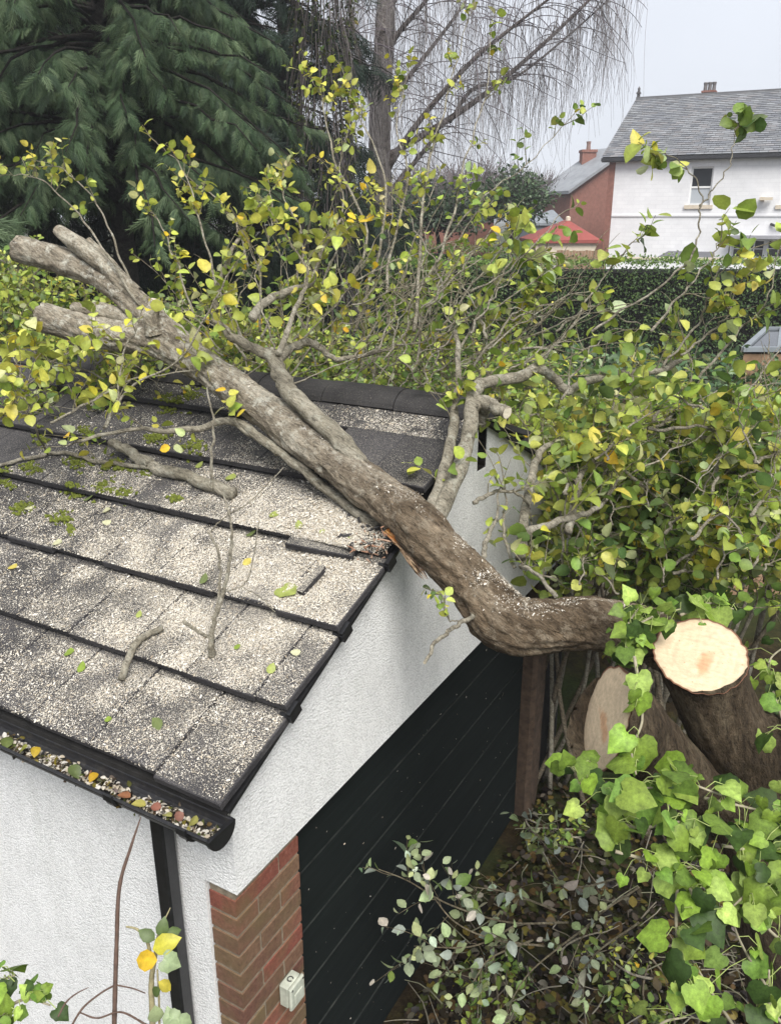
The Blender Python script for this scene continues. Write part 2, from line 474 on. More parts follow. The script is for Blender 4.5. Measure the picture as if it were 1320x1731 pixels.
# ================================================================== GARAGE
GLEN, GWID = 5.2, 4.06
ALPHA = math.radians(24.6)
SD = np.array([0, math.cos(ALPHA), math.sin(ALPHA)])      # up the near slope
SN = np.array([0, -math.sin(ALPHA), math.cos(ALPHA)])     # its normal
EAVE = np.array([0, -0.06, 2.432])
GAUGE, TTH, TLIFT, VERGE = 0.396, 0.030, 0.052, 0.055
SLOPE = (GWID / 2 + 0.06) / math.cos(ALPHA)
def roof_h(s):
    u = (s / GAUGE) % 1.0
    return TLIFT * (1 - u * 0.95) + TTH
def roof_pt(X, s, h=0.0):
    return EAVE + np.array([X, 0, 0]) + SD * s + SN * (roof_h(s) + h)
def on_roof(px, py, h=0.0):
    r = ray(px, py); o = EAVE + SN * (0.045 + h)
    p = CAM + r * (((o - CAM) @ SN) / (r @ SN))
    s = (p - EAVE) @ SD
    return p[0], s

garage = thing('garage', 'white rendered garage with dark tiled roof and black plank door', 'garage', (-2, 2, 0))

# -- walls
g = Geo()
g.box((-GLEN, 0.0, 0), (-0.156, 0.10, 2.42))              # near side wall
g.box((-0.1555, 0.0, 2.0), (-0.0, 0.10, 2.42))          # its corner above the pier
g.build('side_wall', MAT['render'], garage)
g = Geo()
g.box((-GLEN, GWID - 0.1, 0), (-0.12, GWID, 2.42)); g.box((-GLEN - 0.1, 0, 0), (-GLEN, GWID, 2.42))
g.build('rear_wall', MAT['render'], garage)
# -- gable above the door: prisms between heights, with the open slot near the apex
def roofz(y):
    return 2.44 + (min(y, GWID - y) + 0.06) * math.tan(ALPHA) - 0.01
sl = onX(812, 795, 0.0); su = onX(806, 722, 0.0)
SY0, SY1, SZ0, SZ1 = sl[1] - 0.045, sl[1] + 0.075, sl[2], min(su[2] + 0.02, roofz(sl[1]) - 0.03)
g = Geo()
def prism(y0, y1, zb, zt0, zt1, x0=-0.12, x1=0.0):
    g.add([(x0,y0,zb),(x1,y0,zb),(x1,y1,zb),(x0,y1,zb),(x0,y0,zt0),(x1,y0,zt0),(x1,y1,zt1),(x0,y1,zt1)],
          np.array([(0,3,2,1),(4,5,6,7),(0,1,5,4),(1,2,6,5),(2,3,7,6),(3,0,4,7)]))
prism(0.101, SY0, 2.0, roofz(0.10), roofz(SY0))
if SY0 < GWID / 2 < SY1:
    prism(SY0, SY1, 2.0, SZ0, SZ0)
else:
    prism(SY0, SY1, 2.0, SZ0, SZ0)
prism(SY0, SY1, SZ1, roofz(SY0), roofz(SY1))
if SY1 < GWID / 2:
    prism(SY1, GWID / 2, 2.0, roofz(SY1), roofz(GWID / 2)); prism(GWID / 2, GWID, 2.0, roofz(GWID / 2), roofz(GWID))
else:
    prism(SY1, GWID, 2.0, roofz(SY1), roofz(GWID))
g.box((-0.0, 0.001, 2.001), (0.0305, 0.02, 2.40)) if False else None
gw = g.build('gable_wall', MAT['render'], garage)
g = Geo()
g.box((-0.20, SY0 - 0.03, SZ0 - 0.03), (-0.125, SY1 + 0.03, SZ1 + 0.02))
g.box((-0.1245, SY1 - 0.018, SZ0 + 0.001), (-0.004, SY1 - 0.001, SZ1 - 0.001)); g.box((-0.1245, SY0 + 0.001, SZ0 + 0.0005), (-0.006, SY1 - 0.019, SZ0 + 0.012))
g.build('dark_slot_lining', MAT['dark_bark'], gw)  # near-black lining paints the shade inside the slot
# mortar drip edge below the band
# -- roof deck
g = Geo()
def slab(y0, z0, y1, z1, th, x0, x1):
    g.add([(x0,y0,z0-th),(x1,y0,z0-th),(x1,y1,z1-th),(x0,y1,z1-th),(x0,y0,z0),(x1,y0,z0),(x1,y1,z1),(x0,y1,z1)],
          np.array([(0,3,2,1),(4,5,6,7),(0,1,5,4),(1,2,6,5),(2,3,7,6),(3,0,4,7)]))
e0 = EAVE; e1 = EAVE + SD * SLOPE
slab(e0[1], e0[2], e1[1], e1[2], 0.02, -GLEN - 0.05, 0.035)
slab(GWID + 0.06, e0[2], e1[1] + 0.001, e1[2], 0.02, -GLEN - 0.05, 0.035)
roof = g.build('roof', MAT['underlay'], garage)
# -- roof tiles, one by one
TW = 0.335
_tm = {}
def tile_mesh(w, L=0.44, key=None):
    k = (round(w, 3), round(L, 3))
    if k in _tm: return _tm[k]
    t = Geo(); b = 0.004
    xs = [0, b, w - b, w]; 
    prof = [(0.0, 0.0), (0.0, TTH - b), (b, TTH), (L - b, TTH), (L, TTH - b), (L, 0.0)]
    V = []; F = []
    for (x, dz) in ((0, -b), (b, 0), (w - b, 0), (w, -b)):
        for (y, z) in prof: V.append((x, y, z + (dz if z > TTH * 0.5 else 0)))
    n = len(prof)
    for i in range(3):
        for j in range(n - 1):
            F.append((i*n+j, i*n+j+1, (i+1)*n+j+1, (i+1)*n+j))
        F.append((i*n+n-1, i*n, (i+1)*n, (i+1)*n+n-1))
    F.append(tuple(range(n))[::-1]); F.append(tuple(range(3*n, 4*n)))
    t.add(V, F)
    me = t.mesh('roof_tile', MAT['tile'])
    # outward normals
    import bmesh
    bm = bmesh.new(); bm.from_mesh(me); bmesh.ops.recalc_face_normals(bm, faces=bm.faces[:]); bm.to_mesh(me); bm.free()
    _tm[k] = me
    return me
tilt = math.atan2(TLIFT * 0.95, GAUGE)
BASEROT = Matrix.Rotation(ALPHA - tilt, 4, 'X')
NC = 6
hole = on_roof(700, 795)
for k in range(NC):
    x = VERGE; first = True; col_i = 0
    fw = 0.145 if k % 2 == 1 else 0.31
    while x > -GLEN:
        w = fw if first else TW
        first = False
        L = 0.44 if k < NC - 1 else max(0.2, SLOPE - k * GAUGE - 0.03)
        s0 = k * GAUGE
        cx = x - w / 2
        me = tile_mesh(w - 0.006, L)
        p = EAVE + np.array([x - w + 0.003, 0, 0]) + SD * s0 + SN * TLIFT
        rz, rx, ry, lift = random.gauss(0, 0.006), random.gauss(0, 0.0012), random.gauss(0, 0.002), random.uniform(-0.002, 0.0)
        jx, jy = 0, random.gauss(0, 0.007)
        broken = False
        if k == 3 and abs(cx + 0.16) < 0.17: rz, ry, lift, jy = 0.10, 0.07, 0.012, -0.06; broken = True      # knocked tile below the trunk
        if k == 4 and -0.50 < cx < 0.06: rz, rx, ry, lift, jy = -0.05, 0.035, 0.02, 0.035, 0.03; broken = True
        if k == 3 and -0.02 < cx: x -= w; continue
        if k == 2 and cx > -0.05: jy = 0.02; lift = 0.008
        p = p + SD * jy + SN * lift
        mx = Matrix.Translation(Vector(p)) @ BASEROT @ Matrix.Rotation(rz, 4, 'Z') @ Matrix.Rotation(rx, 4, 'X') @ Matrix.Rotation(ry, 4, 'Y')
        o = link('roof_tile', me, roof, mx)
        if broken: o['label'] = 'dark roof tile knocked askew under the trunk'
        x -= w
# far slope: plain courses seen only edge-on
for k in range(NC):
    s0 = k * GAUGE
    g = Geo()
    fs = np.array([0, -SD[1], SD[2]]); fn = np.array([0, -SN[1], SN[2]])
    o0 = np.array([0, GWID + 0.06, EAVE[2]])
    L = 0.44 if k < NC - 1 else SLOPE - k * GAUGE - 0.03
    a = o0 + fs * s0 + fn * TLIFT; b = o0 + fs * (s0 + L) + fn * 0.002
    V = []
    for X in (-GLEN, VERGE - 0.004):
        for (p, h) in ((a, 0), (b, 0), (b, TTH), (a, TTH)):
            V.append(p + fn * h + np.array([X, 0, 0]))
    g.add(V, np.array([(0,1,2,3),(7,6,5,4),(0,4,5,1),(1,5,6,2),(2,6,7,3),(3,7,4,0)]))
    g.build('tile_course', MAT['tile'], roof)
# ridge tiles
x = 0.03; i = 0
while x > -GLEN:
    g = Geo(); L = 0.45; n = 12; R = 0.125
    a = np.linspace(math.radians(8), math.radians(172), n)
    V = []
    for X in (x - L + 0.006, x - L + 0.012, x - 0.012, x):
        for rr in (R, R - 0.02):
            for t in a:
                V.append((X, GWID / 2 - math.cos(t) * rr * 1.08, e1[2] - 0.005 + math.sin(t) * rr * 0.82 + (0.004 if i % 2 else 0)))
    F = []
    for r_ in range(3):
        o_ = r_ * 2 * n; o2 = (r_ + 1) * 2 * n
        for j in range(n - 1):
            F.append((o_+j, o2+j, o2+j+1, o_+j+1)); F.append((o_+n+j+1, o2+n+j+1, o2+n+j, o_+n+j))
        F.append((o_, o_+n, o2+n, o2)); F.append((o_+n-1, o2+n-1, o2+2*n-1, o_+2*n-1))
    for o_ in (0, 3 * 2 * n):
        for j in range(n - 1): F.append((o_+j, o_+j+1, o_+n+j+1, o_+n+j))
    g.add(V, F)
    g.build('ridge_tile', MAT['ridge'], roof, smooth=False)
    x -= L; i += 1
# verge undercloak and clips
g = Geo()
c0 = EAVE + SN * 0.004; c1 = EAVE + SD * SLOPE + SN * 0.004
g.obox((c0 + c1) / 2 + np.array([0.043, 0, 0]), (0.010, 0, 0), (c1 - c0) / 2, SN * 0.008)
g.build('verge_strip', MAT['black_plastic'], roof)
for k in range(0, 4):
    g = Geo()
    c = EAVE + np.array([0.064, 0, 0]) + SD * (k * GAUGE + 0.02) + SN * 0.028
    g.obox(c, (0.010, 0, 0), SD * 0.032, SN * 0.026); g.obox(c + np.array([-0.016, 0, 0]) + SD * -0.028 + SN*-0.006, (0.028, 0, 0), SD * 0.008, SN * 0.016)
    if k > 0: g.build('verge_clip', MAT['black_plastic'], roof)
# -- gutter, brackets, downpipe
GR, GYC, GZC = 0.062, -0.115, 2.405
a = np.linspace(math.pi, 2 * math.pi, 13)
g = Geo(); V = []
for X in (-GLEN, 0.055):
    for rr in (GR, GR - 0.005):
        for t in a: V.append((X, GYC + rr * math.cos(t), GZC + rr * math.sin(t)))
F = []; n = len(a); o2 = 2 * n
for j in range(n - 1):
    F.append((j, j+1, o2+j+1, o2+j)); F.append((n+j+1, n+j, o2+n+j, o2+n+j+1))
F += [(0, o2, o2+n, n), (n-1, 2*n-1, o2+2*n-1, o2+n-1)]
g.add(V, F)
g.tubes(np.array([[(-GLEN, GYC - GR, GZC), (0.055, GYC - GR, GZC)], [(-GLEN, GYC + GR, GZC), (0.055, GYC + GR, GZC)]]), np.full((2, 2), 0.006), 6)
gutter = g.build('gutter', MAT['gutter'], garage)
g = Geo(); V = [(0.056, GYC, GZC)]
g.add([(x, GYC + (GR + 0.006) * math.cos(t), GZC + (GR + 0.006) * math.sin(t)) for x in (0.050, 0.064) for t in a],
      [tuple(range(n))[::-1], tuple(range(n, 2*n))] + [(j, j+1, n+j+1, n+j) for j in range(n-1)] + [(n-1, 0, n, 2*n-1)])
g.build('end_cap', MAT['black_plastic'], gutter)
for X in (-0.055, -0.40, -1.2, -2.1):
    g = Geo(); V = []
    for xx in (X - 0.018, X + 0.018):
        for rr in (GR + 0.010, GR + 0.001):
            for t in a: V.append((xx, GYC + rr * math.cos(t), GZC + rr * math.sin(t)))
    g.add(V, F + [(j, n+j, n+j+1, j+1) for j in range(n-1)] + [(o2+j, o2+j+1, o2+n+j+1, o2+n+j) for j in range(n-1)])
    g.box((X - 0.02, GYC - GR - 0.014, GZC - 0.012), (X + 0.02, GYC - GR - 0.004, GZC + 0.012))
    g.build('gutter_bracket', MAT['black_plastic'], gutter)
dp = onY(268, 1400, -0.06)
g = Geo()
DX = dp[0]
def rbox(z0, z1, y0, y1, w, r=0.008):
    pr = [(-w+r,-1,0),(w-r,-1,0),(w,-1,r),(w,1,-r),(w-r,1,0),(-w+r,1,0),(-w,1,-r),(-w,-1,r)]
    V = []
    for z in (z0, z1):
        for (x_, sd, o_) in pr: V.append((DX + x_, (y0 if sd < 0 else y1) + o_, z))
    g.add(V, [tuple(range(8))[::-1], tuple(range(8, 16))] + [(j, (j+1) % 8, 8+(j+1) % 8, 8+j) for j in range(8)])
rbox(0.05, 2.35, -0.075, -0.012, 0.034)
dpo = g.build('downpipe', MAT['black_plastic'], garage)
g = Geo(); rbox(2.27, 2.352, -0.085, -0.004, 0.042); g.build('outlet', MAT['black_plastic'], dpo)
g = Geo(); rbox(1.10, 1.16, -0.081, -0.002, 0.041); g.build('pipe_clip', MAT['black_plastic'], dpo)
# -- brick piers, brick by brick
def brick_mesh(L, D, H=0.0800):
    t = Geo(); b = 0.003
    lo, hi = (-D/2, -L/2, -H/2), (D/2, L/2, H/2)
    V = []
    for sz in (-1, 1):
        for (x_, y_) in ((-1,-1),(1,-1),(1,1),(-1,1)):
            V.append((x_*(D/2-b), y_*(L/2-b), sz*H/2))
    for sz in (-1, 1):
        for (x_, y_) in ((-1,-1),(1,-1),(1,1),(-1,1)):
            V.append((x_*D/2, y_*L/2, sz*(H/2-b)))
    F = [(3,2,1,0),(4,5,6,7)]
    for j in range(4):
        k = (j+1) % 4
        F += [(j, k, 8+k, 8+j), (8+j, 8+k, 12+k, 12+j), (12+j, 12+k, 4+k, 4+j)]
    t.add(V, F)
    return t.mesh('brick', MAT['brick'])
_bm = {}
def pier(name, y0, y1, xface, edge_l=True):
    root = Geo(); root.box((xface - 0.122, y0 + 0.004, 0), (xface - 0.004, y1 - 0.004, 1.998))
    pr = root.build(name, MAT['mortar'], garage)
    for c in range(26):
        z = 0.052 + c * 0.0928
        if z > 1.97: break
        y = y0; first = True
        while y < y1 - 0.02:
            L = 0.262
            if first and c % 2: L = 0.126
            first = False
            L = min(L, y1 - y)
            if y1 - (y + L) < 0.03: L = y1 - y
            key = round(L, 3)
            if key not in _bm: _bm[key] = brick_mesh(L, 0.126)
            link('brick', _bm[key], pr, Matrix.Translation((xface - 0.063 + random.uniform(-0.0015, 0.0015), y + L / 2, z)) @ Matrix.Rotation(random.gauss(0, 0.006), 4, 'X'))
            y += L + 0.0125
    return pr
pier('brick_pier', 0.012, 0.412, -0.025)
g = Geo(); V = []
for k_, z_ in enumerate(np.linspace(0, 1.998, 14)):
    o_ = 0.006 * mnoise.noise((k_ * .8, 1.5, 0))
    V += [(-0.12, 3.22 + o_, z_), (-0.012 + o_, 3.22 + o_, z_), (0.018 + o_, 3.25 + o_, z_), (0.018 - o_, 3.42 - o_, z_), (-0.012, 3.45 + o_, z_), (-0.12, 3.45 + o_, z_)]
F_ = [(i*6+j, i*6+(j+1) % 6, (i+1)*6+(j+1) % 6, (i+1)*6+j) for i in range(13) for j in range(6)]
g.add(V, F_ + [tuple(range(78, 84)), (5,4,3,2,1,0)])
po = g.build('door_post', MAT['shaded_post'], garage); po['label'] = 'weathered brown post with painted shade at the far side of the door'
g = Geo(); g.box((-0.11, 3.46, 0), (-0.055, GWID, 1.999)); g.build('shade_panel', MAT['underlay'], garage)  # dark panel stands in for the shaded gap beyond the post
# -- door of horizontal planks
g = Geo(); g.box((-0.14, 0.418, 0.0), (-0.112, 3.215, 1.995))
door = g.build('door', MAT['underlay'], garage)
NPL = 6; ph = 1.99 / NPL
for i in range(NPL):
    g = Geo(); z0 = 0.004 + i * ph; z1 = z0 + ph - 0.009; xx = -0.085 + random.uniform(-0.0015, 0.0015)
    g.add([(-0.111,0.420,z0),(-0.111,3.213,z0),(-0.111,3.213,z1),(-0.111,0.420,z1),
           (xx,0.420,z0),(xx,3.213,z0),(xx,3.213,z1-0.003),(xx,0.420,z1-0.003)],
          np.array([(0,1,2,3),(7,6,5,4),(0,4,5,1),(1,5,6,2),(2,6,7,3),(3,7,4,0)]))
    pl = g.build('plank', MAT['door'], door)
    g = Geo()
    g.add([(-0.1105,0.420,z1+0.0012),(-0.1105,3.213,z1+0.0012),(xx+0.0012,3.213,z1-0.0030),(xx+0.0012,0.420,z1-0.0030),
           (-0.1105,0.420,z1+0.0002),(-0.1105,3.213,z1+0.0002),(xx+0.0010,3.213,z1-0.0062),(xx+0.0010,0.420,z1-0.0062)],
          np.array([(0,1,2,3),(7,6,5,4),(0,4,5,1),(1,5,6,2),(2,6,7,3),(3,7,4,0)]))
    g.build('edge_glint', MAT['door_glint'], pl)  # thin strip drawn as a highlight on the plank's top edge
# -- weatherproof box on the pier
bp = onX(482, 1668, -0.025)
jb = thing('junction_box', 'small weathered grey plastic switch box screwed to the brick pier', 'switch box', (bp[0], bp[1], bp[2] - 0.06))
def bevbox(g, lo, hi, b):
    lo = np.array(lo); hi = np.array(hi); c = (lo + hi) / 2; h = (hi - lo) / 2
    V = []; F = []
    pr = [(-1,-1,1,0),(1,-1,-1,0),(1,-1,0,1),(1,1,0,-1),(1,1,-1,0),(-1,1,1,0),(-1,1,0,-1),(-1,-1,0,1)]
    rows = [(-1, 0, b), (-1, b, 0), (1, -b, 0), (1, 0, b)]
    for (sx, dx, ins) in rows:
        for (sy, sz, oy, oz) in pr:
            V.append((c[0] + sx*h[0] + dx, c[1] + sy*(h[1]-ins) + oy*b, c[2] + sz*(h[2]-ins) + oz*b))
    F.append(tuple(range(8))[::-1]); F.append(tuple(range(24, 32)))
    for r_ in range(3):
        for j in range(8):
            F.append((r_*8+j, r_*8+(j+1) % 8, (r_+1)*8+(j+1) % 8, (r_+1)*8+j))
    g.add(V, F)
g = Geo(); bevbox(g, (bp[0]+0.002, bp[1]-0.046, bp[2]-0.058), (bp[0]+0.050, bp[1]+0.046, bp[2]+0.058), 0.006); g.build('body', MAT['pvc_box'], jb)
g = Geo(); bevbox(g, (bp[0]+0.051, bp[1]-0.049, bp[2]-0.061), (bp[0]+0.068, bp[1]+0.049, bp[2]+0.061), 0.005); cv = g.build('cover', MAT['pvc_box'], jb)
g = Geo(); bevbox(g, (bp[0]+0.0675, bp[1]-0.030, bp[2]-0.040), (bp[0]+0.074, bp[1]+0.030, bp[2]+0.020), 0.004); g.build('flap', MAT['pvc_box'], cv)
for sy in (-1, 1):
    g = Geo(); ang = np.linspace(0, 2*math.pi, 9)[:-1]
    for (ccx, ccy, ccz) in ((bp[0]+0.066, bp[1]+sy*0.038, bp[2]+0.049),):
        g.add([(ccx+d, ccy+0.005*math.cos(t), ccz+0.005*math.sin(t)) for d in (0, 0.0035) for t in ang],
              [tuple(range(8))[::-1], tuple(range(8,16))] + [(j,(j+1)%8,8+(j+1)%8,8+j) for j in range(8)])
    g.build('screw', MAT['screw'], cv)
g = Geo(); t = np.linspace(0.5, 2*math.pi-0.5, 14)                    # dark open ring moulded on the top
g.tubes(np.stack([bp[0]+0.030+0.012*np.cos(t), bp[1]+0.000+0.012*np.sin(t), np.full(14, bp[2]+0.0585)], -1), np.full(14, 0.0028), 5)
g.build('ring_mark', MAT['screw'], jb)
g = Geo(); g.box((bp[0]+0.020, bp[1]-0.008, bp[2]-0.085), (bp[0]+0.034, bp[1]+0.008, bp[2]-0.0575)); g.build('cable_gland', MAT['pvc_box'], jb)

# ================================================================== LEAVES, TWIGS, BRANCHES
def leaf_template(w=0.36, stations=(0.22, 0.5, 0.78), widths=(0.75, 1.0, 0.66), fold=0.16, droop=0.22):
    V = [(0, 0, 0)]
    for t, k in zip(stations, widths):
        dz = -droop * t * t
        V += [(t, 0, dz), (t, w * k, dz + fold * w * k), (t, -w * k, dz + fold * w * k)]
    V.append((1, 0, -droop))
    n = len(stations)
    F = [(0, 1, 2), (0, 3, 1)]
    for i in range(n - 1):
        a, b = 1 + 3 * i, 4 + 3 * i
        F += [(a, b, b + 1, a + 1), (a, a + 2, b + 2, b)]
    a = 1 + 3 * (n - 1); tip = len(V) - 1
    F += [(a, tip, a + 1), (a, a + 2, tip)]
    return np.array(V), F
def lobed_template():
    pts = [(0.03, 0.06), (-0.09, 0.22), (-0.02, 0.42), (0.16, 0.50), (0.34, 0.47), (0.50, 0.48), (0.62, 0.33), (0.80, 0.19), (1.0, 0.0)]
    L = [(x, y) for x, y in pts]; R = [(x, -y) for x, y in pts[:-1]][::-1]
    out = L + R
    V = [(0.34, 0, 0.05)] + [(x, y, 0.10 * abs(y) - 0.22 * x * x) for x, y in out] + [(0.0, 0, 0.0)]
    n = len(out); F = []
    for i in range(n - 1): F.append((0, 1 + i + 1, 1 + i))
    F += [(0, 1, n + 1), (0, n + 1, n)]
    return np.array(V), F
def shade(t, mid, edge):
    V = t[0]; f = np.where(np.abs(V[:, 1]) < 1e-6, mid, edge)
    return (V, t[1], f)
T_OVAL = shade(leaf_template(), 1.22, 0.93)
T_ROUND = shade(leaf_template(0.41, (0.16, 0.46, 0.78), (0.70, 1.0, 0.70), 0.2, 0.3), 1.2, 0.93)
T_SIMPLE = (np.array([(0, 0, 0), (0.5, 0.27, 0.05), (1, 0, -0.1), (0.5, -0.27, 0.05)]), [(0, 3, 2, 1)])
T_IVY = shade(lobed_template(), 1.30, 0.92)
def frames(d, n):
    x = nrm(d); y = nrm(np.cross(n, x)); z = np.cross(x, y)
    return x, y, z
def leaves_geo(G, L, tmpl):
    V, F = tmpl[:2]; fs = tmpl[2] if len(tmpl) > 2 else np.ones(len(V))
    m = len(L['p'])
    if m == 0: return
    x, y, z = frames(L['d'], L['n'])
    cx = L['curl'] if 'curl' in L else np.ones(m)
    W = (L['p'][:, None] + L['s'][:, None, None] * (x[:, None] * V[None, :, 0:1] + y[:, None] * V[None, :, 1:2] + z[:, None] * V[None, :, 2:3] * cx[:, None, None]))
    k = len(V); off = (np.arange(m) * k)[:, None, None]
    by = {}
    for f in F: by.setdefault(len(f), []).append(f)
    n0 = G.n
    G.add(W.reshape(-1, 3), np.zeros((0, 3), int), np.repeat(L['c'], k, 0) * np.tile(fs, m)[:, None])
    for kk in by:
        a = np.array(by[kk])[None] + off
        G.f.append(a.reshape(-1, kk) + n0)
def lcat(Ls):
    return {k: np.concatenate([l[k] for l in Ls]) for k in ('p', 'd', 'n', 's', 'c', 'curl', 'own')}
def lsel(L, i):
    return {k: v[i] for k, v in L.items()}
_lm = {}
def leaf_objects(L, tmpl, mat, owners, name='leaf'):
    """every leaf an object of its own; meshes shared between leaves of like colour"""
    x, y, z = frames(L['d'], L['n'])
    q = np.round(L['c'] * 14) / 14 * 0.5 + L['c'] * 0.5
    for i in range(len(L['p'])):
        key = (id(tmpl), mat.name, tuple(np.round(np.sqrt(L['c'][i]) * 7).astype(int)), int(L['curl'][i] > 1.0))
        if key not in _lm:
            t = Geo(); V, F = tmpl[:2]; fs = tmpl[2] if len(tmpl) > 2 else np.ones(len(V))
            Vv = V * np.array([1, 1, 0.5 if key[3] == 0 else 1.6])
            t.add(Vv, F, L['c'][i][None] * fs[:, None]); _lm[key] = t.mesh(name, mat, True)
        s = float(L['s'][i])
        mx = Matrix(((x[i,0]*s, y[i,0]*s, z[i,0]*s, L['p'][i,0]), (x[i,1]*s, y[i,1]*s, z[i,1]*s, L['p'][i,1]), (x[i,2]*s, y[i,2]*s, z[i,2]*s, L['p'][i,2]), (0,0,0,1)))
        link(name, _lm[key], owners[int(L['own'][i])], mx)
def emit(L, tmpl, mat, owners, root, nobj=300, foliage='foliage', minpx=9):
    """the leaves that show largest become objects, the rest one foliage mesh"""
    px, py, t = proj(L['p'] + L['d'] * L['s'][:, None] * 0.5)
    size = L['s'] * FPX / np.maximum(t, 0.1)
    ok = (px > -5) & (px < 1325) & (py > -5) & (py < 1736) & (t > 0.2) & (size > minpx)
    score = np.where(ok, size, -1)
    o = np.argsort(-score)
    pick = [i for i in o[:nobj] if score[i] > 0]
    mask = np.zeros(len(score), bool); mask[pick] = True
    if len(pick): leaf_objects(lsel(L, np.where(mask)[0]), tmpl, mat, owners)
    rest = lsel(L, np.where(~mask)[0])
    if len(rest['p']):
        g = Geo(); leaves_geo(g, rest, tmpl)
        tag(g.build(foliage, mat, root, True), kind='stuff')
PAL = {
 'willow': (np.array([(0.29,0.36,0.058),(0.38,0.44,0.080),(0.20,0.275,0.052),(0.48,0.51,0.120),(0.11,0.17,0.045),(0.56,0.49,0.050),(0.40,0.45,0.22),(0.66,0.42,0.030)]), [.22,.22,.18,.14,.10,.035,.09,.012]),
 'yellow': (np.array([(0.42,0.44,0.085),(0.52,0.50,0.090),(0.32,0.37,0.065),(0.60,0.52,0.060),(0.22,0.28,0.050),(0.66,0.46,0.035),(0.48,0.50,0.24)]), [.27,.18,.24,.06,.14,.02,.09]),
 'green': (np.array([(0.19,0.28,0.055),(0.26,0.345,0.060),(0.13,0.20,0.045),(0.37,0.42,0.085),(0.08,0.135,0.040),(0.52,0.45,0.06),(0.34,0.40,0.21)]), [.24,.23,.2,.14,.11,.02,.06]),
 'grey': (np.array([(0.38,0.40,0.31),(0.46,0.48,0.38),(0.30,0.32,0.235),(0.18,0.20,0.115),(0.53,0.545,0.45)]), [.3,.25,.2,.13,.12]),
 'ivy': (np.array([(0.16,0.25,0.036),(0.21,0.31,0.045),(0.10,0.17,0.028),(0.29,0.37,0.085),(0.045,0.085,0.018)]), [.27,.23,.23,.09,.18]),
 'bramble': (np.array([(0.07,0.13,0.055),(0.10,0.17,0.075),(0.16,0.23,0.12),(0.045,0.09,0.035),(0.24,0.31,0.18)]), [.3,.28,.16,.18,.08]),
 'litter': (np.array([(0.045,0.031,0.016),(0.085,0.054,0.019),(0.025,0.018,0.011),(0.15,0.125,0.026),(0.06,0.07,0.018),(0.12,0.105,0.08),(0.016,0.012,0.008)]), [.2,.12,.2,.08,.13,.09,.18]),  # litter browns darkened to paint deep shade on the ground
}
def tints(pal, n):
    c, w = PAL[pal]; w = np.array(w) / sum(w)
    i = rng.choice(len(c), n, p=w)
    return np.clip(c[i] * rng.normal(1, 0.10, (n, 1)) * rng.normal(1, 0.05, (n, 3)), 0.01, 0.75)
def unit(n):
    v = rng.normal(size=(n, 3)); return nrm(v)
def twig_leaves(T, per, size, pal, own=0, s0=0.25, face=0.6, sd=0.28, up=0.45):
    """leaves along twigs T (M,K,3)"""
    Mn, K, _ = T.shape
    if Mn == 0: return None
    s = np.linspace(s0, 1.0, per)[None].repeat(Mn, 0) + rng.normal(0, 0.05, (Mn, per))
    s = np.clip(s, 0.02, 0.999) * (K - 1)
    i = s.astype(int); f = (s - i)[..., None]
    m = np.arange(Mn)[:, None]
    p = T[m, i] * (1 - f) + T[m, np.minimum(i + 1, K - 1)] * f
    tg = nrm(T[m, np.minimum(i + 1, K - 1)] - T[m, i])
    a = rng.uniform(0, 2 * math.pi, (Mn, 1)) + np.arange(per)[None] * 2.4 + rng.normal(0, 0.4, (Mn, per))
    r1 = nrm(np.cross(tg, np.array([0.31, 0.17, 0.93]))); r2 = np.cross(tg, r1)
    side = r1 * np.cos(a)[..., None] + r2 * np.sin(a)[..., None]
    d = nrm(tg * 0.6 + side * 1.0 + rng.normal(0, 0.25, p.shape) - np.array([0, 0, 0.12]))
    n = nrm(np.array([0, 0, up]) + face * (CAM - p) / np.linalg.norm(CAM - p, axis=-1, keepdims=True) * 0.0 + rng.normal(0, 0.55, p.shape) + 0.3 * tg)
    N = Mn * per
    sz = np.clip(rng.normal(size, size * sd, N), size * 0.35, size * 1.6)
    return dict(p=p.reshape(-1, 3) + d.reshape(-1, 3) * sz[:, None] * 0.12, d=d.reshape(-1, 3), n=n.reshape(-1, 3), s=sz, c=tints(pal, N),
                curl=rng.uniform(0.3, 1.9, N), own=np.full(N, own))
def make_twigs(base, dirs, lens, K=6, bend=0.35, gravity=-0.1):
    """base (M,3), dirs (M,3), lens (M) -> (M,K,3) wavering lines"""
    Mn = len(base)
    t = np.linspace(0, 1, K)[None, :, None]
    b = unit(Mn)[:, None]; b2 = unit(Mn)[:, None]
    w = np.sin(t * 5.5 + rng.uniform(0, 6, (Mn, 1, 1))) - np.sin(rng.uniform(0, 6, (Mn, 1, 1))) * 0
    w = w - w[:, :1]
    pts = base[:, None] + lens[:, None, None] * (dirs[:, None] * t + b * bend * t * t * 0.6 + b2 * w * 0.05 + np.array([0, 0, gravity]) * t * t)
    return pts
TWC = np.array([(0.17,0.15,0.11),(0.22,0.20,0.15),(0.12,0.10,0.075),(0.20,0.20,0.13),(0.26,0.24,0.19)])
def twcol(n): return TWC[rng.integers(0, len(TWC), n)]

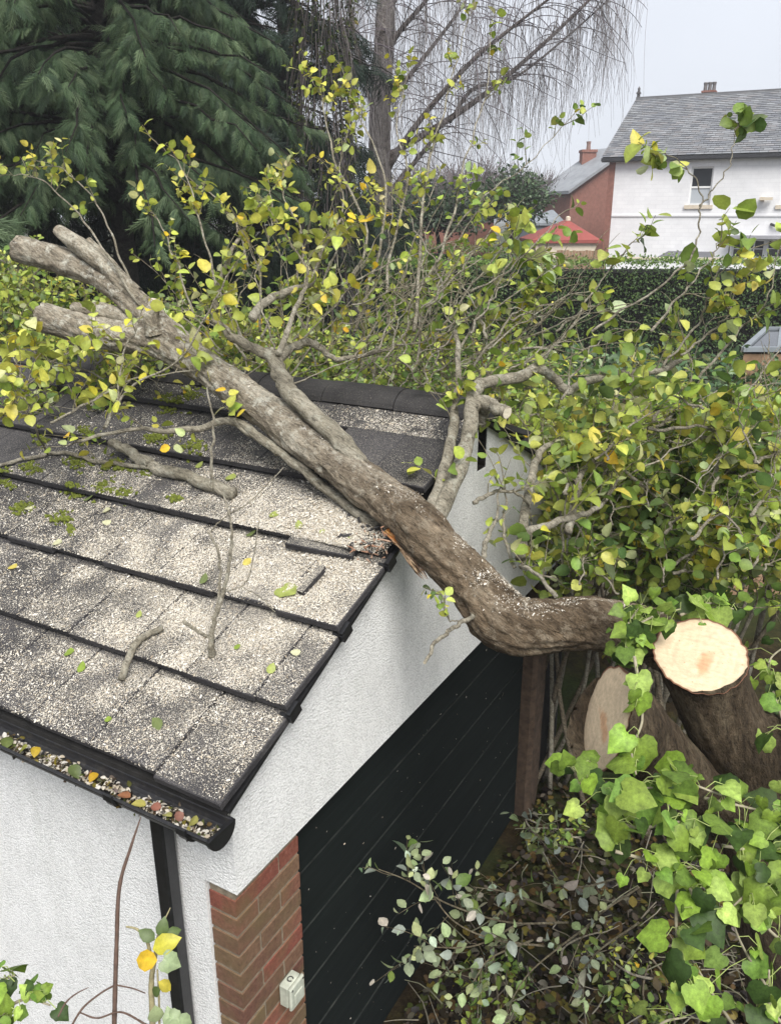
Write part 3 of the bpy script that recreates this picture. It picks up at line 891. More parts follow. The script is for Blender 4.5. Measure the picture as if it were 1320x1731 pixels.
# ================================================================== FALLEN TREE
tree = thing('fallen_tree', 'fallen tree whose thick bent trunk lies across the garage roof', 'tree', (1.2, 1.4, 0.0))
SAW = []      # points where sawdust lies on bark
def trunk_mesh(nodes, n, sides, seed, rough=0.06, lump=0.10, fat=1.0):
    """nodes: (px,py,depth,diameter px)"""
    c = catmull([P(a, b, t) for a, b, t, _ in nodes], n)
    r = catmull([[d * t / FPX / 2 * fat, 0, 0] for _, _, t, d in nodes], n)[:, 0]
    tg = nrm(np.gradient(c, axis=0))
    u = np.zeros_like(c); u[0] = nrm(np.cross(tg[0], UP))
    for i in range(1, n):
        v = u[i-1] - tg[i] * (u[i-1] @ tg[i]); u[i] = nrm(v)
    w = np.cross(tg, u)
    a = np.arange(sides) * 2 * math.pi / sides
    dist = np.concatenate([[0], np.cumsum(np.linalg.norm(np.diff(c, axis=0), axis=1))])
    V = np.zeros((n, sides, 3))
    for i in range(n):
        for j in range(sides):
            nv = u[i] * math.cos(a[j]) + w[i] * math.sin(a[j])
            q = Vector(c[i] + nv * r[i])
            k = 1 + lump * mnoise.noise(q * 3.2 + Vector((seed, 0, 0))) 
            q2 = Vector((dist[i] * 9 + seed, math.cos(a[j]) * r[i] * 42, math.sin(a[j]) * r[i] * 42))
            k += rough * mnoise.noise(q2) - rough * 0.8 * abs(mnoise.noise(q2 * 2.1)) + rough * 0.4 * mnoise.noise(q2 * 4.3)
            V[i, j] = c[i] + nv * r[i] * k
    return c, r, tg, V
def trunk_geo(g, V, col=(1, 1, 1)):
    n, s, _ = V.shape
    i = (np.arange(n - 1) * s)[:, None]; j = np.arange(s)[None]; j2 = (j + 1) % s
    # winding: outward
    g.add(V.reshape(-1, 3), np.stack([i+j, i+j2, i+s+j2, i+s+j], -1).reshape(-1, 4), col)
def cap_geo(g, ring, centre_col, mid_col, rim_col, heart=(0, 0), bulge=0.0, nrml=None, seed=0.0):
    """cut end filled from the ring of the stem inwards"""
    c = ring.mean(0); s = len(ring); ks = [1.0, 0.975, 0.95, 0.9, 0.84, 0.78, 0.72, 0.66, 0.6, 0.54, 0.48, 0.42, 0.36, 0.3, 0.24, 0.18, 0.12, 0.06]
    V = []; C = []
    ax = nrm(ring[0] - c); nn = nrm(np.cross(ring[0] - c, ring[s // 4] - c)); ay = np.cross(nn, ax)
    hc = c + ax * heart[0] + ay * heart[1]
    rc = random.Random(int(seed * 10) + 3); mr = float(np.mean(np.linalg.norm(ring - c, axis=1)))
    cracks = {rc.randrange(s): (rc.uniform(.3, .6), rc.uniform(.62, .85)) for _ in range(1)}
    for k in ks:
        for j in range(s):
            p = hc * (1 - k) + ring[j] * k if k < 0.9 else c * (1 - k) + ring[j] * k
            V.append(p)
            h = mnoise.noise(Vector(p * 14) + Vector((seed, 0, 0)))
            if k >= 0.97: C.append(rim_col)
            else:
                rel = p - hc; e_ = math.hypot((rel @ ax) * 0.62, (rel @ ay) * 1.5) / mr
                h2 = mnoise.noise(Vector(p * 55) + Vector((seed, 4, 0)))
                x = 0.85 * np.clip((0.22 + 0.20 * h + 0.10 * h2 - e_) / 0.12, 0, 1)
                C.append((np.array(mid_col) * (1 - x) + np.array(centre_col) * x) * (1 + 0.05 * math.sin(k * 61 + 3 * h) + 0.05 * math.sin(((p - c) @ ay) * 210 + 2 * h) + (-0.18 if k > .94 else 0)) * (0.8 if (j in cracks and cracks[j][0] < k < cracks[j][1]) else 1.0))
    V.append(hc); C.append(np.array(centre_col) * .85 + np.array(mid_col) * .15)
    F = []
    for r_ in range(len(ks) - 1):
        for j in range(s):
            j2 = (j + 1) % s
            F.append((r_*s+j, r_*s+j2, (r_+1)*s+j2, (r_+1)*s+j))
    last = (len(ks) - 1) * s
    for j in range(s): F.append((last+j, last+(j+1) % s, len(V) - 1))
    g.add(V, F, np.array(C))
def sheared_end(V, c, tg, point, normal, first=False):
    """slide the last (or first) ring along the axis on to the cut plane"""
    i = 0 if first else -1
    ax = tg[i]
    d = ((point - V[i]) @ normal) / (ax @ normal)
    V[i] = V[i] + ax[None] * d[:, None]
    return V[i]

main_nodes = [(1135,1094,3.32,92),(1090,1074,3.30,92),(1040,1060,3.28,90),(985,1054,3.27,88),(930,1057,3.27,90),(885,1058,3.29,96),(848,1046,3.32,104),(818,1012,3.36,98),(790,975,3.40,90),(758,945,3.44,86),
              (700,884,3.51,84),(650,845,3.66,74),(600,808,3.77,68),(550,770,3.88,64),(500,733,3.99,60),(450,695,4.10,59),(380,645,4.25,58),(330,609,4.37,60),(290,586,4.46,60),(245,572,4.52,54),(200,567,4.58,51),(130,551,4.66,49),(76,535,4.73,49)]
c, r, tg, V = trunk_mesh(main_nodes, 420, 72, 1.7, 0.13, 0.20, 1.0)
_px = proj(c)[0]; _f = np.clip((_px - 430) / 330, 0, 1); _f = _f * _f * (3 - 2 * _f)          # old bark towards the butt is darker and browner
_tc = (1 - _f)[:, None] * np.array([1.22, 1.24, 1.26]) + _f[:, None] * np.array([0.58, 0.50, 0.43])
g = Geo(); trunk_geo(g, V, np.repeat(_tc, V.shape[1], 0))
trunk = g.build('trunk', MAT['bark'], tree, True)
TRUNK_C, TRUNK_R = c, r
g = Geo(); cap_geo(g, sheared_end(V, c, tg, c[-1], nrm(tg[-1] + 0.2 * UP)), (0.40,0.33,0.22), (0.50,0.45,0.35), (0.10,0.08,0.06)); g.build('cut_end', MAT['cut'], trunk)
# top fork with its sawn stubs
c2, r2, tg2, V2 = trunk_mesh([(325,603,4.40,46),(285,566,4.46,50),(240,522,4.53,46),(200,488,4.59,44),(160,462,4.65,43),(110,443,4.71,43),(34,420,4.80,43)], 150, 44, 6.1, 0.13, 0.20, 1.0)
g = Geo(); trunk_geo(g, V2, (1.25, 1.27, 1.29)); fk = g.build('limb', MAT['bark'], tree, True)
g = Geo(); cap_geo(g, sheared_end(V2, c2, tg2, c2[-1], nrm(tg2[-1] + 0.3 * UP)), (0.38,0.31,0.2), (0.48,0.43,0.34), (0.10,0.08,0.06)); g.build('cut_end', MAT['cut'], fk)
for nodes, sd in (([(232,512,4.52,36),(185,456,4.56,33),(140,420,4.60,30),(98,388,4.65,18)], 3.1), ([(225,500,4.56,36),(180,445,4.62,26),(150,405,4.66,10)], 4.4),
                  ([(268,564,4.48,34),(225,541,4.55,28),(170,524,4.62,25),(124,519,4.68,18)], 5.2), ([(264,562,4.42,38),(256,536,4.38,27),(263,508,4.33,20)], 7.7)):
    cc_, rr_, tt_, VV_ = trunk_mesh(nodes, 50, 26, sd, 0.13, 0.22, 1.0)
    g = Geo(); trunk_geo(g, VV_, (1.22, 1.24, 1.25)); st = g.build('stub', MAT['bark'], tree, True)
    g = Geo(); cap_geo(g, VV_[-1], (0.45,0.38,0.27), (0.5,0.45,0.36), (0.12,0.09,0.07)); g.build('cut_end', MAT['cut'], st)

LV = []            # leaves of the tree
OWN = []           # the branch each leaf belongs to
def branch(path, d0, d1, n_tw=10, tw_len=0.28, per=6, leaf=0.06, pal='willow', sides=8, leafy=True, wob=0.012, tip=True, seed=None, bare=0.0, start=0.15, updir=0.5):
    """path: (px,py,depth); d0,d1 diameters in metres"""
    pts = np.array([P(*q) for q in path]); n = max(10, len(path) * 7)
    cc = catmull(pts, n)
    sd = random.random() * 50
    wv = np.array([[mnoise.noise((i * 0.35 + sd, k * 7.7, 0)) for k in range(3)] for i in range(n)]) * wob
    wv[0] = 0
    cc = cc + wv
    rr = np.linspace(d0, d1, n) / 2
    rr = rr * np.array([1 + 0.18 * mnoise.noise((i * 0.6 + sd, 3.3, 0)) for i in range(n)])
    g = Geo()
    g.tubes(cc, rr, sides, (1, 1, 1))
    own = len(OWN)
    L = None
    T = None
    if n_tw:
        i = (rng.uniform(start, 1.0, n_tw) * (n - 1)).astype(int)
        tgn = nrm(np.gradient(cc, axis=0))[i]
        d = nrm(tgn * 0.7 + unit(n_tw) * 0.8 + UP * updir)
        ln = rng.uniform(0.5, 1.3, n_tw) * tw_len
        T = make_twigs(cc[i], d, ln)
        if tip:
            T = np.concatenate([T, make_twigs(cc[-1:], nrm(np.gradient(cc, axis=0))[-1:], np.array([tw_len]))])
        g.tubes(T, np.linspace(0.0030, 0.0012, T.shape[1])[None].repeat(len(T), 0), 4, (0.8, 0.78, 0.7), cap=False)
    o = g.build('branch', MAT['branch'], tree, True)
    OWN.append(o)
    if not n_tw and d1 > 0.012:
        tt_ = nrm(cc[-1] - cc[-2]); u_ = nrm(np.cross(tt_, UP)); w_ = np.cross(tt_, u_)
        ge = Geo(); cap_geo(ge, np.array([cc[-1] + tt_ * 0.002 + rr[-1] * (u_ * math.cos(t) + w_ * math.sin(t)) for t in np.linspace(0, 2*math.pi, 15)[:-1]]), (0.45,0.38,0.26), (0.56,0.50,0.38), (0.16,0.13,0.1))
        ge.build('cut_end', MAT['cut'], o)
    if T is not None and leafy and per:
        keep = rng.random(len(T)) >= bare
        L = twig_leaves(T[keep], per, leaf, pal, own)
        if L is not None and len(L['p']): LV.append(L)
    return cc
# -- stout side limbs
branch([(615,800,3.76),(565,732,3.82),(496,669,3.98),(474,634,4.05),(460,605,4.09),(448,592,4.12)], 0.10, 0.066, 0, sides=14)
branch([(466,622,4.07),(478,597,4.1),(515,580,4.14),(545,590,4.18),(575,608,4.2),(650,592,4.3)], 0.06, 0.018, 8, 0.3, 5, 0.055, 'willow', 10)
branch([(452,598,4.11),(405,576,4.14),(378,556,4.16),(362,520,4.18),(385,440,4.2),(415,380,4.25)], 0.055, 0.014, 12, 0.35, 7, 0.055, 'yellow', 10)
branch([(425,540,3.95),(445,512,4.0),(490,490,4.1),(525,478,4.2),(545,420,4.3),(575,370,4.4)], 0.05, 0.012, 14, 0.35, 7, 0.055, 'yellow', 9)
branch([(470,600,3.75),(500,520,3.95),(520,470,4.1),(505,430,4.2),(470,380,4.3)], 0.03, 0.008, 10, 0.32, 7, 0.055, 'yellow', 8)
branch([(722,880,3.58),(748,805,3.72),(765,735,3.82),(768,690,3.9),(775,620,4.0),(770,560,4.1)], 0.065, 0.022, 6, 0.3, 6, 0.058, 'willow', 11)
branch([(726,895,3.56),(775,795,3.68),(792,735,3.76),(800,670,3.84),(815,648,3.88),(870,640,3.95),(908,622,4.0),(935,640,4.02),(958,660,4.05),(985,648,4.1),(1045,632,4.2),(1110,628,4.3),(1150,610,4.4)], 0.075, 0.028, 16, 0.34, 6, 0.058, 'willow', 12)
branch([(795,690,3.82),(820,678,3.8),(838,690,3.76),(856,697,3.72)], 0.062, 0.058, 0, sides=12)
g = Geo(); e = P(857, 697, 3.715); ax = nrm(P(857,697,3.715) - P(838,690,3.76)); a_ = np.linspace(0, 2*math.pi, 19)[:-1]
u_ = nrm(np.cross(ax, UP)); w_ = np.cross(ax, u_)
cap_geo(g, np.array([e + ax*0.002 + 0.030*(u_*math.cos(t)+w_*math.sin(t)) for t in a_]), (0.55,0.47,0.33), (0.66,0.60,0.47), (0.16,0.13,0.1)); g.build('cut_end', MAT['cut'], OWN[-1])
branch([(812,722,3.9),(816,700,3.86),(820,686,3.82)], 0.05, 0.045, 0, sides=10)
branch([(880,945,3.6),(885,880,3.75),(900,800,3.9),(912,765,4.0),(935,752,4.1),(985,770,4.25),(1040,790,4.4)], 0.05, 0.018, 14, 0.34, 6, 0.06, 'willow', 10)
branch([(960,900,3.7),(975,830,3.85),(985,795,3.95),(1010,785,4.1),(1060,800,4.3),(1120,850,4.4)], 0.038, 0.012, 12, 0.34, 6, 0.06, 'willow', 9)
branch([(890,900,3.6),(950,880,3.7),(1005,862,3.85),(1035,825,4.0),(1050,800,4.2)], 0.04, 0.012, 12, 0.32, 6, 0.06, 'willow', 9)
branch([(800,850,3.6),(830,835,3.62),(862,830,3.68),(885,845,3.75),(900,880,3.8)], 0.020, 0.010, 4, 0.2, 4, 0.055, 'willow', 7)
branch([(815,945,3.45),(825,905,3.5),(838,880,3.55),(842,835,3.6)], 0.026, 0.008, 2, 0.15, 3, 0.05, 'willow', 7)
branch([(870,960,3.5),(850,900,3.58),(855,850,3.66),(850,800,3.75)], 0.018, 0.006, 3, 0.2, 3, 0.05, 'willow', 6)
branch([(800,1040,3.26),(768,1062,3.2),(738,1085,3.16),(718,1122,3.12)], 0.020, 0.014, 0, sides=7)
branch([(780,1052,3.22),(758,1045,3.2),(748,1020,3.2),(745,1000,3.2)], 0.007, 0.004, 5, 0.06, 3, 0.035, 'willow', 5, updir=0.2)
branch([(940,1010,3.25),(900,965,3.3),(880,960,3.4),(935,975,3.6)], 0.02, 0.008, 8, 0.22, 4, 0.055, 'willow', 6)
# -- limbs lying on the tiles
branch([(470,765,3.99),(400,714,4.07),(340,722,4.1),(280,728,4.14),(230,725,4.2),(130,745,4.22)], 0.045, 0.016, 6, 0.24, 5, 0.055, 'yellow', 9)
branch([(640,890,3.66),(560,832,3.84),(500,785,3.94),(450,748,4.02),(400,715,4.08)], 0.05, 0.038, 0, sides=9)
def roofp(px, py, h):
    x_, s_ = on_roof(px, py, h); p = roof_pt(x_, s_, h); a, b, t = proj(p); return (float(a), float(b), float(t))
branch([roofp(395,838,0.03), roofp(330,812,0.03), roofp(262,790,0.03), roofp(235,778,0.03)], 0.064, 0.060, 0, sides=12)
branch([roofp(262,792,0.03), roofp(225,790,0.02), roofp(165,782,0.02), roofp(110,768,0.02), roofp(60,775,0.02), roofp(0,795,0.02)], 0.026, 0.020, 3, 0.25, 5, 0.055, 'yellow', 9)
branch([roofp(255,785,0.04), roofp(215,760,0.06), roofp(188,748,0.07)], 0.056, 0.050, 0, sides=10)
branch([roofp(82,770,0.02), (60,720,4.1), (40,650,4.2), (20,600,4.3)], 0.014, 0.006, 8, 0.25, 6, 0.058, 'yellow', 6)
branch([(175,725,4.0),(215,660,4.05),(300,610,3.9),(350,530,3.8),(395,450,3.75)], 0.014, 0.007, 3, 0.15, 3, 0.05, 'yellow', 6)
branch([(178,722,3.7),(195,680,3.72),(208,600,3.75),(235,550,3.8)], 0.012, 0.007, 7, 0.12, 4, 0.05, 'yellow', 6)
branch([(85,715,4.05),(150,680,4.1),(230,640,4.15),(330,625,4.2)], 0.014, 0.006, 9, 0.22, 6, 0.055, 'yellow', 6)
branch([(-20,610,4.2),(60,620,4.2),(130,590,4.2),(190,600,4.15)], 0.012, 0.005, 12, 0.24, 7, 0.055, 'yellow', 6)
branch([(-20,720,4.0),(20,690,4.0),(50,640,4.05)], 0.012, 0.005, 9, 0.2, 6, 0.055, 'yellow', 6)
branch([(358,830,3.75),(357,770,3.72),(360,715,3.7),(350,650,3.7)], 0.016, 0.007, 0, sides=6)
# -- leafy shoots standing up behind the trunk
def shoot(path, pal='yellow', n=12, per=6, leaf=0.047, d0=0.014, d1=0.004, tl=0.16, bare=0.1, start=0.3):
    if min(q[1] for q in path) < 460: n = max(4, int(n * 0.62)); leaf = min(leaf, 0.056) * 0.88 if path[-1][0] < 850 else leaf
    if path[0][0] < 700: path = [(a, b, t + 0.42) for a, b, t in path]
    branch(path, d0, d1, n, tl, per, leaf, pal, 6, True, 0.02, True, None, bare, start, 0.35)
shoot([(240,520,4.0),(160,400,4.1),(120,350,4.2),(60,300,4.3),(10,298,4.35)], n=12)
shoot([(230,500,4.1),(190,400,4.2),(160,340,4.3),(110,290,4.4),(80,275,4.45)], n=14)
shoot([(380,520,4.0),(350,420,4.1),(325,330,4.2),(300,275,4.25),(265,240,4.3)], n=12)
shoot([(330,540,4.0),(300,450,4.15),(270,380,4.3),(245,345,4.35)], n=10)
shoot([(420,450,4.1),(400,380,4.2),(360,330,4.3),(330,310,4.35)], n=14, per=6)
shoot([(440,560,3.95),(440,450,4.1),(460,380,4.2),(455,310,4.3)], n=16)
shoot([(500,480,4.1),(510,400,4.2),(480,330,4.3),(480,285,4.35)], n=14)
shoot([(545,480,4.2),(580,380,4.3),(575,290,4.4),(590,210,4.5)], n=18)
shoot([(575,500,4.3),(620,400,4.5),(560,250,4.6),(545,170,4.7),(520,125,4.7)], n=16, d0=0.02)
shoot([(600,560,4.3),(640,420,4.5),(650,300,4.6),(610,200,4.7),(580,130,4.75)], n=24, d0=0.022, per=7)
shoot([(650,560,4.3),(660,430,4.5),(690,300,4.7),(670,220,4.8),(690,120,4.9)], n=22, d0=0.02)
shoot([(700,560,4.3),(710,430,4.5),(720,300,4.7),(745,200,4.8),(770,110,4.9),(800,0,5.0)], n=22, d0=0.022)
shoot([(720,480,4.5),(760,380,4.6),(790,260,4.8),(820,160,4.9),(830,60,5.0)], n=14, pal='willow', d0=0.018)
shoot([(690,600,4.2),(740,480,4.4),(790,380,4.6),(830,340,4.7)], n=18, pal='willow')
shoot([(740,420,4.7),(820,330,4.9),(890,280,5.0),(960,200,5.1)], n=10, pal='green', d0=0.012, start=0.1)
shoot([(600,600,4.2),(660,520,4.4),(730,470,4.5),(800,430,4.6)], n=16, pal='willow')
shoot([(770,600,4.1),(830,500,4.2),(860,440,4.3),(870,400,4.3)], n=10, pal='willow', leaf=0.066)
shoot([(800,620,4.1),(860,540,4.2),(900,500,4.3),(920,430,4.3)], n=10, pal='willow', leaf=0.066)
shoot([(900,620,4.1),(960,560,4.3),(1010,480,4.4),(1060,420,4.5),(1080,405,4.5)], n=6, pal='willow', leaf=0.068)
shoot([(1000,560,3.9),(1090,500,3.9),(1165,440,3.9),(1180,380,3.9),(1185,330,3.9),(1165,290,3.9),(1130,262,3.9),(1105,262,3.9)], n=8, pal='willow', leaf=0.065, d0=0.012, tl=0.08, start=0.62)
shoot([(1183,345,3.9),(1205,320,3.9),(1230,285,3.9),(1240,245,3.9),(1243,205,3.9)], n=5, pal='green', leaf=0.062, d0=0.008, tl=0.07, start=0.8)
shoot([(1100,560,3.9),(1150,500,3.9),(1200,440,3.9),(1220,400,3.9)], n=7, pal='willow', leaf=0.07)
shoot([(1120,620,4.2),(1170,560,4.2),(1200,500,4.1),(1220,450,4.1),(1270,420,4.1)], n=8, pal='willow', leaf=0.07)
shoot([(1150,600,4.2),(1200,560,4.2),(1230,530,4.1),(1245,480,4.1)], n=9, pal='yellow', leaf=0.055)
shoot([(1180,640,4.2),(1250,560,4.2),(1300,500,4.1),(1310,430,4.1)], n=7, pal='willow', leaf=0.065)
shoot([(940,560,4.3),(1000,520,4.4),(1060,540,4.4),(1120,560,4.4)], n=4, pal='willow', leaf=0.06)
shoot([(780,520,4.3),(820,540,4.3),(880,530,4.3),(905,490,4.3)], n=12, pal='willow', leaf=0.06)
# the thicket between trunk and ridge: many thin random shoots
for k in range(40):
    x0 = random.uniform(360, 840); y0 = random.uniform(560, 660)
    t0 = random.uniform(4.0, 4.8)
    dx = random.gauss(10, 90); dy = random.uniform(-210, -60)
    shoot([(x0, y0, t0), (x0 + dx * .5 + random.gauss(0, 18), y0 + dy * .5, t0 + .12), (x0 + dx, y0 + dy, t0 + .2)], random.choice(['willow', 'yellow', 'willow', 'green']), n=random.randint(5, 10), per=5, d0=random.choice([0.008, 0.012, 0.016]), tl=0.16, bare=0.3, leaf=0.045, start=0.15)
for k in range(24):
    x0 = random.uniform(560, 900); y0 = random.uniform(470, 690); t0 = random.uniform(3.95, 4.5); L_ = random.uniform(90, 230)
    a_ = random.gauss(-0.62, 0.25)
    shoot([(x0, y0, t0), (x0 + L_ * .5 * math.cos(a_), y0 + L_ * .5 * math.sin(a_) + random.gauss(0, 10), t0 + .05), (x0 + L_ * math.cos(a_), y0 + L_ * math.sin(a_), t0 + .1)], 'willow', n=3, per=4, d0=0.010, d1=0.005, tl=0.12, bare=0.4)
# crown on the right, hanging beside the gable
for k in range(70):
    x0 = random.uniform(945, 1300); y0 = random.uniform(690, 1010); t0 = random.uniform(3.7, 4.9)
    dx = random.gauss(50, 70); dy = random.uniform(-130, 30)
    shoot([(x0, y0, t0), (x0 + dx * .5, y0 + dy * .5 - 15, t0 + .1), (x0 + dx, y0 + dy, t0 + .15)], random.choice(['willow', 'willow', 'green', 'green', 'yellow']), n=random.randint(6, 10), per=5, d0=random.choice([0.008, 0.012, 0.02]), tl=0.18, bare=0.1, leaf=0.060, start=0.1)
for k in range(34):        # low leafy tangle over the ridge and the upper left tiles
    x0 = random.uniform(-30, 400); y0 = random.uniform(610, 740); t0 = random.uniform(4.85, 5.2)
    dx = random.gauss(-10, 70); dy = random.uniform(-110, 10)
    branch([(x0, y0, t0), (x0 + dx * .5, y0 + dy * .5 - 8, t0 + .05), (x0 + dx, y0 + dy, t0 + .1)], random.choice([0.006, 0.009, 0.013]), 0.003, random.randint(5, 9), 0.15, 5, 0.042, random.choice(['willow', 'yellow', 'green']), 5, True, 0.02, True, None, 0.2, 0.1, 0.35)
for k in range(60):        # bare grey shoots tangled through the crown
    x0 = random.choice([random.uniform(330, 900), random.uniform(560, 900), random.uniform(940, 1300)]); y0 = random.uniform(480, 680) if x0 < 920 else random.uniform(640, 980); t0 = random.uniform(3.9, 4.6); L_ = random.uniform(80, 260)
    a_ = random.gauss(-0.9, 0.6)
    branch([(x0, y0, t0), (x0 + L_ * .5 * math.cos(a_) + random.gauss(0, 14), y0 + L_ * .5 * math.sin(a_) + random.gauss(0, 14), t0 + .05), (x0 + L_ * math.cos(a_), y0 + L_ * math.sin(a_), t0 + .1)], random.choice([0.007, 0.010, 0.014]), 0.003, 4, 0.22, 0, sides=5, wob=0.03)
L = lcat(LV)
emit(L, T_ROUND, MAT['leaf'], OWN, tree, 300)
# torn wood where the trunk split over the gable
g = Geo()
rip = catmull([P(650,898,3.53), P(668,914,3.50), P(688,940,3.46), P(704,962,3.44)], 24)
rip_ax = nrm(np.gradient(rip, axis=0)); rip_sd = nrm(cR * 0.75 - cD * 0.55)
for k in range(90):
    i = random.randint(0, 20); o_ = random.uniform(-0.4, 1.0)
    b = rip[i] + rip_sd * o_ * 0.022 + cF * random.uniform(-0.012, 0.02)
    L_ = random.uniform(0.03, 0.09)
    e = b + rip_ax[i] * L_ + rng.normal(0, 0.005, 3)
    f_ = min(1.0, i / 9.0)
    cl = np.array(random.choice([(0.48,0.17,0.03),(0.30,0.12,0.04),(0.40,0.22,0.08)])) * (1 - f_) + np.array(random.choice([(0.16,0.095,0.055),(0.30,0.20,0.12),(0.09,0.055,0.035),(0.42,0.30,0.19)])) * f_
    g.tubes(np.array([b, (b+e)/2 + rng.normal(0, .002, 3), e]), np.array([0.004, 0.0052, 0.001]), 4, cl)
g.build('torn_wood', MAT['splinter'], trunk)
g = Geo()
for k in range(34):
    b = P(random.uniform(596, 655), random.uniform(892, 945), 3.50); e = b + rng.normal(0, 0.022, 3) * np.array([1, 1, .4])
    g.tubes(np.array([b, (b+e)/2, e]), np.array([0.004, 0.004, 0.001]), 4, random.choice([(0.30,0.17,0.11),(0.20,0.12,0.08),(0.36,0.24,0.17)]))
tag(g.build('wood_shards', MAT['splinter']), 'reddish wood shards beside the trunk at the edge of the roof', 'wood shards', kind='stuff')

# ================================================================== SAWN STUMP
stump = thing('tree_stump', 'stout leaning tree stump with two freshly sawn pale stems', 'stump', (2.15, 1.2, 0.0))
base = np.array([2.25, 1.05, 0.0])
def w2n(p, diam):
    a, b, t = proj(p); return (float(a), float(b), float(t), diam * FPX / float(t))
q1 = P(1292, 1330, 3.15)
nodes = [w2n(base, 0.46), w2n(base * 0.55 + q1 * 0.45, 0.36), w2n(q1, 0.33), (1236, 1240, 3.10, 138), (1200, 1160, 3.04, 132), (1184, 1108, 3.00, 148)]
c, r, tg, V = trunk_mesh(nodes, 150, 60, 12.3, 0.05, 0.10)
tc = nrm(CAM - c[-1])
ring = sheared_end(V, c, tg, c[-1], nrm(tc * 0.62 + UP * 0.62 + tg[-1] * 0.35))
for k in range(2, 14):       # ease the rings below the cut
    f = (1 - (k - 1) / 13.0) ** 1.5
    d = ((ring.mean(0) - V[-k]) @ nrm(tc * 0.62 + UP * 0.62 + tg[-1] * 0.35)) / (tg[-k] @ nrm(tc * 0.62 + UP * 0.62 + tg[-1] * 0.35))
    V[-k] = V[-k] + tg[-k][None] * (d * f)[:, None] - tg[-k][None] * (np.mean(d) * f)
g = Geo(); trunk_geo(g, V); st = g.build('stem', MAT['stump_bark'], stump, True)
CREAM, HEART, RIM = (0.62, 0.49, 0.33), (0.54, 0.31, 0.17), (0.16, 0.075, 0.045)
g = Geo(); cap_geo(g, ring + nrm(tc) * 0.002, HEART, CREAM, RIM, heart=(-0.03, -0.02), seed=2.0); g.build('cut_face', MAT['cut'], st)
nodes = [w2n(q1 * 0.8 + base * 0.2, 0.24), (1240, 1375, 3.16, 90), (1165, 1320, 3.08, 100), (1090, 1255, 2.96, 128), (1024, 1212, 2.86, 172)]
c, r, tg, V = trunk_mesh(nodes, 90, 56, 20.4, 0.05, 0.12)
tc = nrm(CAM - c[-1])
n_ = nrm(-cR * 0.94 + UP * 0.27)
ring = sheared_end(V, c, tg, c[-1], n_)
g = Geo(); trunk_geo(g, V); st2 = g.build('stem', MAT['stump_bark'], stump, True)
g = Geo(); cap_geo(g, ring + n_ * 0.002, HEART, CREAM, RIM, heart=(0.0, 0.02), seed=7.0); g.build('cut_face', MAT['cut'], st2)

# ================================================================== IVY
def ivy(label, pts, n_leaf, size, spread, vines, name='ivy', pal='ivy', nobj=300, tmpl=None, mat='ivy', cat='ivy', hang=0.5, face=0.9):
    """vines: pixel paths; leaves scattered about them"""
    p0 = P(*vines[0][0])
    root = thing(name, label, cat, p0)
    owners = []; Ls = []
    tot = sum(len(v) for v in vines)
    for v in vines:
        cc = catmull([P(*q) for q in v], len(v) * 6)
        g = Geo(); g.tubes(cc, np.linspace(0.006, 0.003, len(cc)), 6, (0.30, 0.27, 0.19))
        k = max(2, int(n_leaf * len(v) / tot))
        i = rng.integers(0, len(cc), k)
        b = cc[i]
        out = nrm(unit(k) + 0.5 * (CAM - b) / np.linalg.norm(CAM - b, axis=1, keepdims=True))
        p = b + out * rng.uniform(0.2, 1.0, (k, 1)) * spread
        st_ = np.stack([b, (b + p) / 2 + np.array([0, 0, 0.02]), p], 1)
        g.tubes(st_, np.full((k, 3), 0.0016), 3, (0.30, 0.36, 0.12), cap=False)
        o = g.build('vine', MAT['twig'], root, True); own = len(owners); owners.append(o)
        tcam = nrm(CAM - p)
        d = nrm(out * 0.5 + np.array([0, 0, -hang]) + rng.normal(0, 0.4, (k, 3)))
        n = nrm(UP * 0.5 + tcam * face + rng.normal(0, 0.38, (k, 3)))
        Ls.append(dict(p=p, d=d, n=n, s=np.clip(rng.normal(size, size * 0.36, k), size * .35, size * 1.75), c=tints(pal, k), curl=rng.uniform(0.3, 1.8, k), own=np.full(k, own)))
    emit(lcat(Ls), tmpl or T_IVY, MAT[mat], owners, root, nobj, 'foliage', 6)
    return root
ivy('bright green ivy tuft between the fallen trunk and the sawn stump', None, 60, 0.066, 0.085,
    [[(1060,1090,2.95),(1075,1060,2.95),(1110,1040,3.0),(1150,1030,3.08)], [(1060,1100,2.93),(1060,1060,2.95),(1085,1020,3.05)], [(1150,1040,3.1),(1200,1020,3.2),(1240,1030,3.2)]])
ivy('thin ivy strand hanging between the two sawn faces', None, 13, 0.066, 0.05,
    [[(1072,1110,2.75),(1080,1160,2.7),(1085,1220,2.68),(1068,1265,2.66),(1075,1310,2.62)]])
ivy('glossy ivy hanging in a mat below the sawn stump', None, 125, 0.062, 0.11,
    [[(960,1290,2.7),(1000,1330,2.62),(1060,1335,2.55),(1120,1330,2.55)], [(1110,1330,2.6),(1160,1325,2.6),(1220,1345,2.6)], [(1010,1380,2.55),(1080,1400,2.5),(1150,1390,2.5),(1220,1400,2.5)],
     [(1040,1440,2.5),(1120,1460,2.5),(1200,1470,2.5)], [(1190,1350,2.7),(1260,1365,2.7),(1335,1385,2.7)], [(1220,1430,2.6),(1280,1440,2.6),(1340,1450,2.6)]])
ivy('ivy climbing at the right beside the stump', None, 60, 0.066, 0.10,
    [[(1345,1500,2.6),(1325,1400,2.65),(1330,1320,2.75)], [(1340,1260,2.9),(1310,1180,3.1),(1300,1120,3.2),(1330,1090,3.2)], [(1340,1480,2.5),(1280,1500,2.5),(1230,1540,2.5)]])
